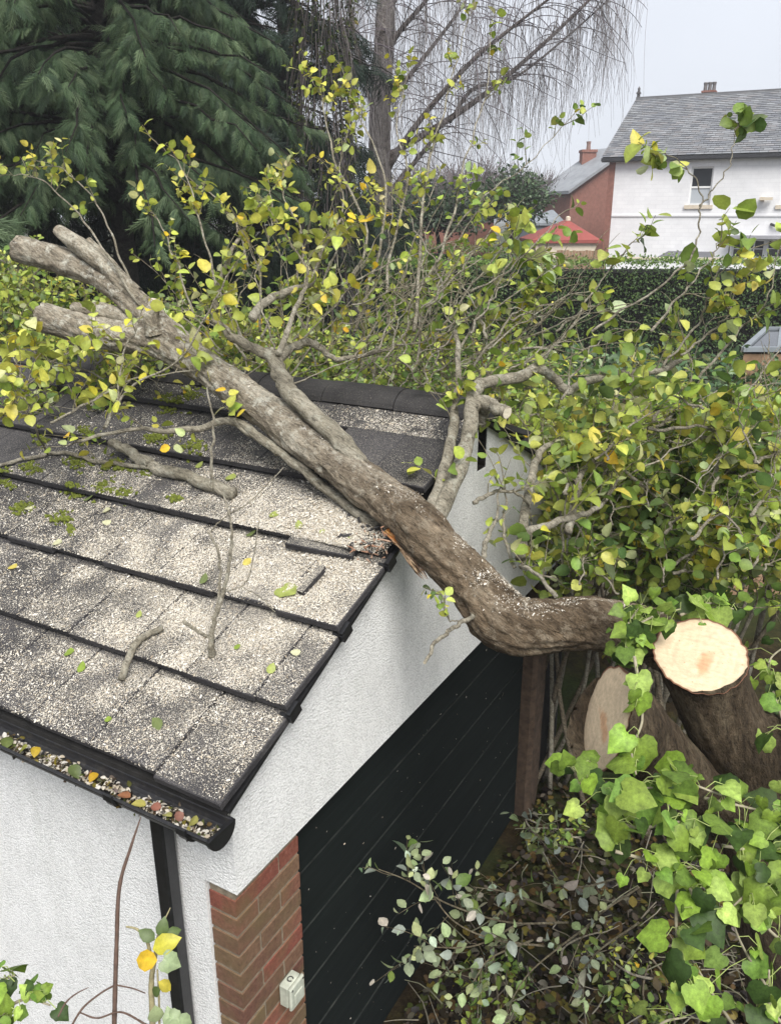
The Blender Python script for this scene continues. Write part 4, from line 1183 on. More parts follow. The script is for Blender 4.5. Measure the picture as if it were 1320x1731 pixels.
ivy('pale ivy strand dangling low in front of the leaf litter', None, 24, 0.062, 0.09,
    [[(1145,1500,2.5),(1143,1560,2.46),(1146,1620,2.44),(1140,1680,2.42)], [(1165,1500,2.5),(1172,1520,2.46),(1180,1560,2.44)]])
ivy('mass of ivy at the lower right corner', None, 50, 0.055, 0.16,
    [[(1340,1731,2.7),(1290,1660,2.65),(1250,1590,2.6),(1230,1530,2.6)], [(1250,1750,2.6),(1210,1690,2.6),(1180,1640,2.62)], [(1330,1600,2.7),(1290,1560,2.7),(1270,1500,2.7)], [(1330,1740,2.5),(1300,1700,2.5),(1300,1640,2.5)], [(1100,1760,2.6),(1120,1730,2.6),(1160,1720,2.6)]], pal='green')
ivy('small ivy clump at the foot of the white side wall', None, 30, 0.042, 0.06,
    [[(-20,1740,2.35),(20,1700,2.38),(50,1690,2.4),(85,1700,2.4)], [(-10,1700,2.4),(5,1660,2.42),(25,1650,2.42)]], nobj=60)

# ================================================================== SHRUBS
def shrub(label, base, blobs, n_tw, leaf, pal, per=7, tw_len=0.32, nobj=300, name='shrub', mat='leaf', tmpl=None, shell=0.55, stems=9, group=None, up=0.45, cat='shrub', minpx=9, rad=1.0):
    root = thing(name, label, cat, base, group)
    base = np.array(base, float)
    vol = np.array([r_[0] * r_[1] * r_[2] for _, r_ in blobs]) ** 0.66
    cnt = np.maximum(1, (n_tw * vol / vol.sum()).astype(int))
    g = Geo(); Ts = []
    for (c_, r_), k in zip(blobs, cnt):
        c_ = np.array(c_, float); r_ = np.array(r_, float)
        d = unit(k); d[:, 2] = np.where(d[:, 2] < -0.35, -d[:, 2], d[:, 2])
        # sunlit shell facing any way
        e = c_ + d * r_ * (shell + (1.02 - shell) * rng.random((k, 1)) ** 0.7)
        ln = rng.uniform(0.6, 1.3, k) * tw_len
        dr = nrm(d * 0.8 + UP * 0.35 + rng.normal(0, 0.45, (k, 3)))
        Ts.append(make_twigs(e - dr * ln[:, None], dr, ln))
        ns = max(2, int(stems * k / cnt.sum() + 1))
        for s in range(ns):
            top = c_ + unit(1)[0] * r_ * 0.75
            b = base + np.array([random.gauss(0, 0.15), random.gauss(0, 0.15), 0])
            cc = catmull([b, b * .6 + c_ * .4 + rng.normal(0, .12, 3), c_ * .5 + top * .5 + rng.normal(0, .08, 3), top], 14)
            g.tubes(cc, np.linspace(0.022, 0.006, 14) * rad, 6, random.choice([(0.8,0.8,0.8),(1,1,1),(0.6,0.55,0.5)]))
    T = np.concatenate(Ts)
    # link each twig to its mass with a thin side shoot
    g.tubes(T, np.linspace(0.004, 0.0014, T.shape[1])[None].repeat(len(T), 0) * rad, 4, (0.7, 0.66, 0.58), cap=False)
    o = g.build('stems', MAT['branch'], root, True)
    L = twig_leaves(T, per, leaf, pal, 0, 0.12, up=up)
    emit(L, tmpl or T_OVAL, MAT[mat], [o], o, nobj, 'foliage', minpx)
    return root
def G0(px, d):
    p = FD(px, 365, d); return (p[0], p[1], float(ground_z(p[0], p[1])))
def at(px, py, d): return FD(px, py, d)
shrub('broad leaved green shrub filling the right edge beside the stump', G0(1260, 5.0), [(at(1230,830,4.6),(0.60,0.6,0.50)), (at(1340,800,4.9),(0.6,0.6,0.62)), (at(1300,960,4.2),(0.55,0.5,0.45)), (at(1100,930,4.7),(0.55,0.5,0.5))], 560, 0.064, 'green', 8, 0.30)
shrub('yellowing green shrub crowding the right of the gable', G0(1000, 5.6), [(at(1010,800,5.3),(0.65,0.7,0.55)), (at(1130,770,5.6),(0.7,0.7,0.5)), (at(945,740,5.8),(0.5,0.6,0.42)), (at(1000,930,4.9),(0.5,0.5,0.5))], 600, 0.062, 'willow', 8, 0.30)
shrub('dark leafy shrub behind the yellowing shrub', G0(1200, 7.0), [(at(1180,780,6.8),(1.0,0.9,0.62)), (at(1330,770,6.8),(0.9,0.9,0.7)), (at(960,790,7.0),(1.0,0.9,0.7)), (at(1150,900,6.2),(1.2,0.8,0.9))], 560, 0.062, 'green', 9, 0.35)
shrub('blue green bramble thicket in front of the clipped hedge', G0(1040, 8.6), [(at(1060,660,8.6),(1.1,1.0,0.50)), (at(900,660,8.8),(1.0,1.0,0.45)), (at(1240,665,8.8),(1.1,1.0,0.50)), (at(1400,655,8.8),(0.8,1.0,0.5))], 800, 0.075, 'bramble', 7, 0.4, name='bramble', cat='bramble')
shrub('lush green shrub behind the roof at the left edge', G0(30, 7.2), [(at(30,540,7.2),(0.9,0.9,0.70)), (at(-80,560,7.0),(0.8,0.9,0.8)), (at(140,590,7.4),(0.7,0.8,0.6))], 600, 0.052, 'willow', 8, 0.32)
shrub('yellow green shrub just beyond the ridge tiles', G0(330, 7.0), [(at(330,600,7.2),(1.0,0.9,0.58)), (at(480,630,7.0),(0.9,0.9,0.52)), (at(200,620,6.6),(0.8,0.8,0.52))], 620, 0.050, 'willow', 7, 0.32)
shrub('green shrub behind the right end of the ridge', G0(690, 6.8), [(at(620,650,6.8),(0.9,0.9,0.55)), (at(760,670,6.6),(0.85,0.9,0.55)), (at(870,650,7.0),(0.6,0.8,0.5))], 620, 0.050, 'green', 7, 0.32)
shrub('small dark shrub added to darken the gap by the far post', (0.55, 4.3, 0.0), [((0.62, 4.3, 1.3),(0.40,0.5,0.7)), ((0.7,4.7,2.0),(0.5,0.5,0.6))], 220, 0.06, 'green', 7, 0.28, nobj=150)  # shrub added to darken the gap beyond the door post

# branch of pale leaves leaning on the door
def spray_plant(label, lines, leaf, pal, n_tw, per, tl, name, cat, nobj=300, tmpl=None, d0=0.012, up=0.2, base=None, twc=(0.55,0.5,0.42)):  # twig tone darkened to paint the shade low by the door
    root = thing(name, label, cat, base if base is not None else P(*lines[0][0]))
    owners = []; Ls = []
    for ln in lines:
        cc = catmull([P(*q) for q in ln], len(ln) * 7)
        g = Geo(); g.tubes(cc, np.linspace(d0, d0 * .35, len(cc)) / 2, 6, (0.8, 0.75, 0.65))
        i = (rng.uniform(0.15, 1, n_tw) * (len(cc) - 1)).astype(int)
        tgn = nrm(np.gradient(cc, axis=0))[i]
        T = make_twigs(cc[i], nrm(tgn * 0.8 + unit(n_tw) * 0.8), rng.uniform(.5, 1.3, n_tw) * tl)
        g.tubes(T, np.linspace(0.0024, 0.001, T.shape[1])[None].repeat(len(T), 0), 4, twc, cap=False)
        o = g.build('branch', MAT['branch'], root, True)
        Ls.append(twig_leaves(T, per, leaf, pal, len(owners), 0.2, up=up)); owners.append(o)
    emit(lcat(Ls), tmpl or T_OVAL, MAT['leaf'], owners, root, nobj, 'foliage', 7)
    return root
spray_plant('fallen sprig of pale grey green leaves against the black door', [
    [(960,1560,4.4),(860,1560,4.2),(760,1530,4.0),(690,1490,3.9),(640,1470,3.85)], [(920,1600,4.3),(840,1590,4.1),(770,1560,3.95),(720,1500,3.9)],
    [(900,1590,4.3),(830,1620,4.1),(800,1660,4.0)], [(880,1560,4.3),(800,1600,4.1),(700,1600,4.0)], [(940,1540,4.4),(860,1510,4.3),(800,1500,4.2)]], 0.056, 'grey', 8, 6, 0.24, 'fallen_branch', 'branch')
spray_plant('grey leaved branch lying on the litter below the stump', [
    [(1080,1500,4.2),(1000,1560,4.2),(960,1640,4.2)], [(1060,1480,4.1),(980,1500,4.1),(930,1480,4.1)], [(1000,1560,4.3),(900,1640,4.3),(860,1700,4.2)], [(1080,1560,4.2),(1000,1620,4.25),(960,1700,4.3)], [(1000,1440,4.3),(950,1430,4.3),(915,1420,4.3)]],
    0.056, 'grey', 5, 5, 0.22, 'fallen_branch', 'branch')

# leaf litter, loose on the soil by the door
n = 7500
px = rng.uniform(560, 1340, n); py = rng.uniform(1330, 1900, n)
pp = np.array([onZ(a, b, 0.0) for a, b in zip(px, py)])
keep = (pp[:, 0] > 0.02) | (pp[:, 1] > 4.1)
pp = pp[keep]; n = len(pp)
pp[:, 2] = 0.02 + rng.random(n) * 0.05
L = dict(p=pp, d=nrm(rng.normal(0, 1, (n, 3)) * np.array([1, 1, .25])), n=nrm(rng.normal(0, .35, (n, 3)) + UP), s=rng.uniform(0.02, 0.085, n), c=tints('litter', n), curl=rng.uniform(-0.6, 1.0, n), own=np.zeros(n, int))
g = Geo(); leaves_geo(g, L, T_OVAL)
tag(g.build('leaf_litter', MAT['leaf'], None, True), 'brown and yellow fallen leaves covering the soil beside the door', 'leaf litter', kind='stuff')

n = 200
px = rng.uniform(640, 1330, n); py = rng.uniform(1380, 1850, n)
pp = np.array([onZ(a, b, 0.05) for a, b in zip(px, py)]); pp = pp[pp[:, 0] > 0.05]; n = len(pp)
T = make_twigs(pp + UP * rng.uniform(0, .06, (n, 1)), nrm(rng.normal(0, 1, (n, 3)) * np.array([1, 1, .16])), rng.uniform(.1, .5, n), 5, .3, 0)
g = Geo(); g.tubes(T, np.linspace(.005, .002, 5)[None].repeat(n, 0), 4, TWC[rng.integers(0, 5, n)] * .7, cap=False)
tag(g.build('twig_litter', MAT['twig']), 'broken twigs strewn over the soil between door and stump', 'twig litter', kind='stuff')
for k, (lab, px_, py_, nt, h_) in enumerate([('low green weeds at the foot of the black door', 830, 1690, 34, .12), ('low yellow green weeds in the leaf litter below the stump', 1030, 1640, 20, .10), ('low weeds by the foot of the far door post', 930, 1420, 18, .12), ('weeds at the bottom edge under the ivy', 1090, 1700, 26, .14)]):
    b_ = onZ(px_, py_, 0.0)
    shrub(lab, b_, [(b_ + UP * .06, (.30, .30, h_))], nt, 0.042, ['green', 'willow', 'green', 'green'][k], 6, .14, nobj=80, name='weed', cat='weed', stems=4, rad=.4)
# climbing stems in front of the white side wall
def stem_thing(name, label, cat, lines, col, leafset=None):
    root = thing(name, label, cat, P(*lines[0][0][:3]))
    for k, (ln_pts) in enumerate(lines):
        cc = catmull([P(a, b, t) for a, b, t, d in ln_pts], len(ln_pts) * 8)
        dd = np.interp(np.linspace(0, 1, len(cc)), np.linspace(0, 1, len(ln_pts)), [d for *_, d in ln_pts])
        dd = dd * np.array([1 + 0.2 * mnoise.noise((i * .7, k * 3.1, 1.0)) for i in range(len(cc))])
        g = Geo(); g.tubes(cc, dd / 2, 8, col); g.build('stem' if k == 0 else 'side_shoot', MAT['twig'], root, True)
    if leafset:
        for (a, b, t, s, dx, dy, col_, tm) in leafset:
            p = P(a, b, t); d = nrm(cR * dx + cD * dy + rng.normal(0, .1, 3)); nn = nrm(CAM - p + rng.normal(0, .25, 3))
            leaf_objects(dict(p=p[None], d=d[None], n=nn[None], s=np.array([s]), c=np.array([col_]), curl=np.array([1.2]), own=np.array([0])), tm, MAT['leaf'], [root])
    return root
stem_thing('bare_sapling', 'tall bare brown stem standing in front of the white side wall', 'sapling',
    [[(192,1800,2.3,0.014),(194,1700,2.3,0.013),(197,1600,2.3,0.012),(202,1500,2.3,0.011),(222,1430,2.32,0.008),(238,1382,2.34,0.003)],
     [(196,1665,2.3,0.005),(170,1680,2.3,0.005),(140,1705,2.28,0.006),(118,1740,2.26,0.006)], [(197,1666,2.3,0.004),(225,1672,2.3,0.004),(246,1680,2.3,0.003)],
     [(150,1670,2.3,0.002),(130,1680,2.3,0.004),(112,1695,2.28,0.005),(98,1720,2.26,0.005)], [(136,1713,2.28,0.004),(165,1722,2.28,0.005),(205,1712,2.28,0.005),(250,1735,2.28,0.006)]], (0.10, 0.065, 0.05))
Y1, Y2, GV, GD = (0.60, 0.46, 0.03), (0.62, 0.36, 0.04), (0.27, 0.34, 0.18), (0.12, 0.17, 0.04)
stem_thing('yellow_leaved_sapling', 'short sapling with yellow and variegated leaves beside the downpipe', 'sapling',
    [[(258,1800,2.25,0.018),(258,1731,2.25,0.017),(256,1660,2.25,0.015),(262,1620,2.25,0.012),(268,1580,2.25,0.007),(288,1535,2.27,0.003)],
     [(255,1620,2.25,0.010),(248,1590,2.25,0.009),(232,1572,2.25,0.007),(213,1567,2.25,0.005)], [(270,1800,2.22,0.006),(269,1700,2.23,0.006),(266,1640,2.24,0.005)]], (0.26, 0.23, 0.13),
    [(258,1606,2.2,0.075,0.85,-0.5,Y1,T_OVAL), (266,1624,2.2,0.065,-0.8,0.1,Y2,T_ROUND), (275,1622,2.18,0.055,0.9,0.5,GV,T_IVY), (262,1590,2.22,0.05,-0.6,-0.5,GD,T_OVAL), (272,1585,2.22,0.05,0.2,-0.9,GD,T_OVAL), (280,1580,2.22,0.04,0.9,-0.2,GD,T_OVAL),
     (268,1660,2.2,0.045,0.7,0.5,(0.42,0.40,0.05),T_OVAL), (272,1672,2.2,0.04,-0.6,0.5,GD,T_OVAL), (285,1720,2.16,0.045,0.7,0.2,GV,T_IVY), (290,1730,2.16,0.04,-0.4,-0.8,GV,T_IVY), (262,1700,2.18,0.06,0.1,0.9,GV,T_OVAL), (300,1722,2.15,0.06,0.5,0.8,GV,T_IVY)])

# ================================================================== DEBRIS ON THE ROOF
def density(px, py):
    d = 0.05 + 0.55 * np.exp(-(((px - 470) / 190) ** 2 + ((py - 960) / 130) ** 2)) + 0.45 * np.exp(-(((px - 560) / 90) ** 2 + ((py - 880) / 60) ** 2))
    d += 0.42 * np.exp(-(((px - 260) / 260) ** 2 + ((py - 1120) / 170) ** 2)) + 0.40 * np.exp(-(((px - 670) / 110) ** 2 + ((py - 745) / 45) ** 2))
    d += 0.22 * np.exp(-(((px - 250) / 250) ** 2 + ((py - 880) / 120) ** 2))
    return d
n = 800000
X = rng.uniform(-2.4, 0.05, n); S = rng.uniform(0.0, SLOPE - 0.12, n)
pts = EAVE[None] + np.stack([X, 0 * X, 0 * X], 1) + SD[None] * S[:, None] + SN[None] * (roof_h(S) + 0.003)[:, None]
px, py, t = proj(pts)
cl = np.array([mnoise.noise((a * 7, b * 7, 0)) for a, b in zip(X, S)])
cl2 = np.array([mnoise.noise((a * 2.6 + 5, b * 2.6, 0)) for a, b in zip(X, S)])
row = np.minimum((S / GAUGE).astype(int), NC - 1)
fw_ = np.where(row % 2 == 1, 0.145, 0.31)
jd = np.where(X > VERGE - fw_ / 2, 1.0, np.abs(((VERGE - fw_ - X + TW / 2) % TW) - TW / 2))
us_ = (S / GAUGE) % 1.0
keep = rng.random(n) < 1.45 * density(px, py) * np.clip(0.72 + 1.2 * cl + 0.6 * cl2, 0.06, 1.5) * np.where(jd < 0.0045, 0.45, 1.0) * np.where(us_ > 0.955, 0.15, 1.0)
pts = pts[keep]; n = len(pts)
CH = np.array([(0.56,0.51,0.42),(0.66,0.62,0.54),(0.45,0.39,0.30),(0.60,0.57,0.52),(0.28,0.23,0.17)])
def chips(g, pts, nrml, lo=0.0016, hi=0.0048):
    n = len(pts)
    L = dict(p=pts, d=nrm(rng.normal(0, 1, (n, 3)) - 0.7 * nrml * 0 ), n=nrm(nrml + rng.normal(0, 0.35, (n, 3))), s=rng.uniform(lo, hi, n) * rng.choice([1, 1.7, 3.2], n, p=[.80, .18, .02]), c=CH[rng.choice(5, n, p=[.3,.3,.2,.12,.08])] * rng.uniform(.85, 1.1, (n, 1)), curl=np.ones(n), own=np.zeros(n))
    L['d'] = nrm(L['d'] - nrml * np.sum(L['d'] * nrml, -1, keepdims=True) * 0.85)
    L['p'] = L['p'] - L['d'] * L['s'][:, None] * .5
    leaves_geo(g, L, T_CHIP)
T_CHIP = (np.array([(0, -0.2, 0), (0, 0.2, 0), (1, 0.16, 0.05), (1, -0.22, 0.05)]), [(0, 3, 2, 1)])
g = Geo(); chips(g, pts, np.broadcast_to(SN, pts.shape))
# heaped dust near the cut
n2 = 16000
hx = rng.normal(565, 45, n2); hy = rng.normal(895, 38, n2)
hp = []
for a, b in zip(hx, hy):
    x_, s_ = on_roof(a, b)
    if x_ < 0.03 and 0 < s_ < SLOPE: hp.append(roof_pt(x_, s_, 0.004 + random.random() * 0.012))
hp = np.array(hp); chips(g, hp, np.broadcast_to(SN, hp.shape), 0.0025, 0.007)
tag(g.build('sawdust', MAT['chip']), 'pale sawdust and chippings strewn over the roof tiles', 'sawdust', kind='stuff')
# sawdust along the top of the trunk
i = rng.integers(8, 300, 34000)
tgn = nrm(np.gradient(TRUNK_C, axis=0))[i]
side = nrm(np.cross(tgn, UP)); upv = np.cross(side, tgn)
a = rng.normal(0.12, 0.42, len(i))
nv = upv * np.cos(a)[:, None] + side * np.sin(a)[:, None]
q = TRUNK_C[i] + nv * TRUNK_R[i][:, None] * 1.01 + tgn * rng.uniform(-.006, .006, (len(i), 1))
cl = np.array([mnoise.noise((*(v * 9),)) for v in q])
k = rng.random(len(i)) < np.clip(0.22 + 0.8 * cl, 0.03, 0.8)
g = Geo(); chips(g, q[k], nv[k], 0.0016, 0.0045)
tag(g.build('bark_sawdust', MAT['chip']), 'sawdust caught along the top of the fallen trunk', 'sawdust', kind='stuff')
nd = 110
dp_ = np.stack([np.full(nd, -0.080), rng.uniform(.45, 3.1, nd), rng.uniform(.1, 1.95, nd)], 1)
g = Geo(); chips(g, dp_, np.broadcast_to(np.array([1.0, 0, 0]), dp_.shape), .003, .008)
tag(g.build('door_specks', MAT['chip']), 'specks of sawdust stuck to the black plank door', 'sawdust', kind='stuff')
# moss cushions along the tile joints
g = Geo()
for (a, b, w, ln) in [(200,790,26,60),(330,760,20,50),(270,745,18,40),(130,785,20,50),(180,830,16,40),(125,830,14,34),(250,795,16,36),(105,880,16,30),(125,900,10,20),(290,685,24,40),(325,675,16,30),(40,860,16,40),(10,810,16,40),(60,800,16,40),(215,840,14,34),(300,850,10,24),(70,740,14,40),(150,740,14,40)]:
    for _ in range(int(w * 2.2)):
        x_, s_ = on_roof(a + random.gauss(0, w * .55), b + random.gauss(0, ln * .14) + (random.random() - .5) * 8)
        if x_ > 0 or s_ < 0.02 or s_ > SLOPE - .1: continue
        p = roof_pt(x_, s_)
        rr = random.uniform(0.004, 0.012)
        for q in range(3):
            pp_ = p + np.array([random.gauss(0, rr), random.gauss(0, rr), 0])
            d = nrm(SN + rng.normal(0, .5, 3))
            g.tubes(np.array([pp_ - d * 0.002, pp_ + d * rr * .8, pp_ + d * rr * 1.5]), np.array([rr * .9, rr * .7, rr * .15]), 5)
tag(g.build('moss', MAT['moss'], None, True), 'green moss cushions in the joints of the upper roof tiles', 'moss', kind='stuff')
# loose leaves on the tiles
RL = [(135,1140,.05,0),(120,1095,.055,0),(188,1218,.035,0),(398,1100,.032,0),(458,1147,.045,1),(510,1105,.04,2),(275,1240,.06,3),(480,1000,.10,1),(345,998,.055,3),(30,955,.05,4),(180,858,.055,2),(60,858,.05,2),(190,885,.045,2),(105,920,.06,2),(415,905,.06,3),(470,870,.06,1),(555,910,.035,1),(508,905,.05,1),(600,912,.04,0),(140,845,.07,3),(413,960,.045,4),(235,1050,.035,1),(395,800,.07,1),(330,790,.05,1)]
RC = [(0.24,0.33,0.05),(0.33,0.38,0.10),(0.55,0.54,0.34),(0.16,0.20,0.07),(0.55,0.46,0.10)]
RN = ['small bright green leaf','pale green leaf','cream coloured leaf','dull dark green leaf','yellow leaf']
ORD = ['first','second','third','fourth','fifth','sixth','seventh','eighth','ninth']
RQ = sorted([(int(on_roof(a, b)[1] / GAUGE), -on_roof(a, b)[0], a, b, s, k) for (a, b, s, k) in RL])
seen = {}
for (crs, _x, a, b, s, k) in RQ:
    seen[(crs, k)] = seen.get((crs, k), 0) + 1
    x_, s_ = on_roof(a, b); p = roof_pt(x_, s_, 0.008)
    d = nrm(np.array([random.gauss(0, 1), 0, 0]) + SD * random.gauss(0, 1)); nn = nrm(SN + rng.normal(0, .22, 3))
    t = Geo(); tm = T_ROUND if s < .09 else T_IVY
    L = dict(p=p[None], d=d[None], n=nn[None], s=np.array([s]), c=np.array([RC[k]]), curl=np.array([-0.8]), own=np.zeros(1))
    leaves_geo(t, L, tm)
    tag(t.build('fallen_leaf', MAT['leaf'], None, True), RN[k] + ' on the ' + ORD[crs] + ' tile course above the gutter, ' + ORD[seen[(crs, k)] - 1] + ' from the verge', 'leaf', 'loose leaves on the roof')
# sawn bits and a bare twig standing on the tiles
def roof_twig(name, label, lines, col=(0.20, 0.17, 0.12)):
    root = thing(name, label, 'twig', P(*lines[0][0][:3]))
    for k, ln in enumerate(lines):
        cc = catmull([P(a, b, t) for a, b, t, d in ln], len(ln) * 8)
        dd = np.interp(np.linspace(0, 1, len(cc)), np.linspace(0, 1, len(ln)), [d for *_, d in ln])
        cc = cc + np.array([[mnoise.noise((i * .5 + k, j * 5.0, 2)) for j in range(3)] for i in range(len(cc))]) * 0.006
        g = Geo(); g.tubes(cc, dd / 2, 8, (1, 1, 1)); g.build('stem' if k == 0 else 'side_shoot', MAT['branch'], root, True)
def rp(px, py, h, d):
    x_, s_ = on_roof(px, py, h); a, b, t = proj(roof_pt(x_, s_, h)); return (float(a), float(b), float(t), d)
b0 = rp(362, 1115, 0.005, 0.032); tb = b0[2]
roof_twig('bare_twig', 'bare forked twig standing upright on the roof tiles', [
    [b0, (357,1085,tb-.03,0.024), (362,1050,tb-.05,0.018), (378,1000,tb-.06,0.016), (388,950,tb-.05,0.014), (392,900,tb-.03,0.011), (385,860,tb,0.007), (370,815,tb+.05,0.004)],
    [(355,1078,tb-.03,0.016), (335,1068,tb-.05,0.014), (310,1050,tb-.06,0.015)], [(366,1035,tb-.05,0.013), (372,980,tb-.04,0.011), (368,930,tb-.02,0.010), (352,900,tb,0.009)],
    [(380,1000,tb-.06,0.006), (410,990,tb-.05,0.006), (425,960,tb-.04,0.005), (438,880,tb,0.004)], [(352,902,tb,0.006), (385,870,tb,0.006), (420,850,tb,0.006), (480,790,tb+.05,0.004)], [(405,990,tb-.05,0.004), (440,1010,tb-.04,0.004), (465,1035,tb-.03,0.003)]])
roof_twig('cut_stick', 'short sawn stick lying across the lower tiles', [[rp(205,1150,0.02,0.030), rp(228,1112,0.02,0.030), rp(245,1085,0.02,0.028), rp(278,1066,0.022,0.026)]])
g = Geo(); x_, s_ = on_roof(530, 992); p = roof_pt(x_, s_, 0.022); d = nrm(SD * 0.95 + np.array([0.12, 0, 0])); sd_ = np.cross(SN, d)
g.obox(p, d * 0.075, sd_ * 0.016, SN * 0.011); g.obox(p + d * 0.079 + sd_ * 0.003, d * 0.010, sd_ * 0.011, SN * 0.009)
tag(g.build('tile_fragment', MAT['tile']), 'narrow broken strip of roof tile lying near the verge', 'tile fragment')
g = Geo()
for k in range(18):
    x_, s_ = on_roof(random.gauss(620, 26), random.gauss(905, 22)); x_ = min(x_, 0.03)
    p = roof_pt(x_, s_, 0.012); a = nrm(rng.normal(0, 1, 3)); b = nrm(np.cross(a, rng.normal(0, 1, 3))); c_ = np.cross(a, b)
    g.obox(p, a * random.uniform(.008, .026), b * random.uniform(.005, .014), c_ * random.uniform(.002, .006))
tag(g.build('broken_tile_crumbs', MAT['tile']), 'crumbs of shattered tile at the edge where the trunk struck', 'rubble', kind='stuff')
# ---- gutter filling
g = Geo(); n = 2600
X = rng.uniform(-1.7, 0.04, n); t_ = rng.normal(0, 0.5, n)
pp = np.stack([X, GYC + t_ * 0.030, GZC - 0.044 + rng.random(n) * 0.016 + 0.012 * np.sin(X * 23)], 1)
L = dict(p=pp, d=nrm(rng.normal(0, 1, (n, 3)) * np.array([1, 1, .3])), n=nrm(UP + rng.normal(0, .5, (n, 3))), s=rng.uniform(.006, .028, n), c=np.where(rng.random((n, 1)) < .45, CH[rng.integers(0, 4, n)], tints('litter', n) * 1.3), curl=rng.uniform(.5, 2, n), own=np.zeros(n))
leaves_geo(g, L, T_OVAL)
tag(g.build('gutter_debris', MAT['leaf'], None, True), 'brown leaf crumbs and sawdust filling the gutter', 'debris', kind='stuff')
GL = [(-1.00,.075,(.16,.20,.06),'dark green leaf'),(-0.86,.06,(.55,.38,.04),'orange yellow leaf'),(-0.93,.07,(.35,.36,.07),'pale green leaf'),(-0.55,.055,(.58,.36,.03),'orange yellow leaf'),(-0.47,.06,(.20,.23,.10),'dark green leaf'),(-0.66,.075,(.12,.16,.05),'dark green leaf'),(-0.60,.05,(.45,.20,.10),'red brown leaf'),
      (-0.36,.06,(.36,.16,.08),'red brown leaf'),(-0.30,.06,(.50,.45,.12),'pale green leaf'),(-0.22,.05,(.30,.12,.08),'red brown leaf'),(-0.12,.055,(.40,.20,.15),'red brown leaf'),(-0.16,.05,(.48,.46,.16),'pale green leaf'),(-0.05,.05,(.42,.40,.12),'pale green leaf'),(-0.75,.06,(.50,.40,.06),'orange yellow leaf'),(-1.10,.06,(.40,.42,.12),'pale green leaf')]
seen = {}
for (X_, s, c_, nm) in sorted(GL, key=lambda q: -q[0]):
    s = s * 0.8; c_ = tuple(0.8 * v for v in c_)
    seen[nm] = seen.get(nm, 0) + 1
    p = np.array([X_ + random.gauss(0, .015), GYC - 0.01 + random.gauss(0, .012), GZC - 0.018 + random.random() * .018])
    t = Geo(); d = nrm(rng.normal(0, 1, 3) * np.array([1, 1, .4])); nn = nrm(UP + rng.normal(0, .45, 3) + 0.4 * (CAM - p) / 3)
    leaves_geo(t, dict(p=p[None] - d * s * .5, d=d[None], n=nn[None], s=np.array([s]), c=np.array([c_]), curl=np.array([1.3]), own=np.zeros(1)), T_ROUND)
    tag(t.build('gutter_leaf', MAT['leaf'], None, True), nm + ' in the gutter, ' + ORD[seen[nm] - 1] + ' of its colour from the end cap', 'leaf', 'leaves in the gutter')

# ================================================================== CLIPPED HEDGE
def hedge(label, pxs, pys, d, thick, n, seed):
    """a clipped hedge whose top follows the given pixels at forward distance d"""
    a = [FD(x, y, dd) for x, y, dd in zip(pxs, pys, d)]
    root = thing('hedge', label, 'hedge', (a[0][0], a[0][1], float(ground_z(a[0][0], a[0][1]))))
    Ls = []; g = Geo()
    for i in range(len(a) - 1):
        p0, p1 = a[i], a[i+1]
        ax = p1 - p0; ln = np.linalg.norm(ax[:2])
        back = HF * thick
        zb = float(ground_z(p0[0], p0[1]))
        k = int(n / (len(a) - 1))
        u = rng.random(k); topf = rng.random(k) < 0.28
        h = p0[2] + u * (p1[2] - p0[2])
        w = np.where(topf, rng.random(k), 0.0)
        v = np.where(topf, 1.0, rng.random(k) ** 0.8)
        wob = np.array([mnoise.noise((x * ln * 1.3 + seed, y * 3, 0)) for x, y in zip(u, v)])
        base_ = p0[None] + ax[None] * u[:, None] + back[None] * w[:, None]
        pz = zb + (h - zb) * v
        p = np.stack([base_[:, 0], base_[:, 1], pz], 1) - HF[None] * (np.where(topf, 0, 1) * (0.12 * wob + rng.normal(0, 0.04, k)))[:, None]
        p[:, 2] += np.where(topf, 0.09 * wob + np.abs(rng.normal(0, 0.07, k)), 0)
        nn = np.where(topf[:, None], UP[None], -HF[None]) + rng.normal(0, 0.6, (k, 3))
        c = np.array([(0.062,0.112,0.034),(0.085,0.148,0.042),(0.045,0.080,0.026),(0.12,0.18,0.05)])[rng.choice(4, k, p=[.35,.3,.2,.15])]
        c = np.where(topf[:, None], c * np.array([2.0, 1.9, 1.3]), c)      # top leaves painted brighter and yellower, as if lit from above
        Ls.append(dict(p=p, d=nrm(rng.normal(0, 1, (k, 3)) + UP * .4), n=nrm(nn), s=rng.uniform(0.035, 0.08, k), c=c, curl=rng.uniform(.3, 2, k), own=np.zeros(k)))
        q = [p0, p1, p1 + back, p0 + back]
        V = [(x[0] + HF[0] * .1, x[1] + HF[1] * .1, zb - .1) for x in q] + [(x[0] + HF[0] * .1, x[1] + HF[1] * .1, x[2] - 0.12) for x in q]
        g.add(V, np.array([(0,3,2,1),(4,5,6,7),(0,1,5,4),(1,2,6,5),(2,3,7,6),(3,0,4,7)]), (0.25, 0.25, 0.2))
    o = g.build('woody_core', MAT['dark_bark'], root)
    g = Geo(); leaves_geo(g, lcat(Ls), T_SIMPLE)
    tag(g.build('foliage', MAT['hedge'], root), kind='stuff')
hedge('long clipped dark green hedge in front of the white house', [560, 900, 1420], [452, 450, 450], [17.5, 17.0, 16.0], 1.2, 26000, 1.0)
hedge('lower sunlit hedge behind the fallen branches', [520, 700, 905], [418, 420, 432], [21.0, 21.0, 20.5], 1.2, 9000, 5.0)

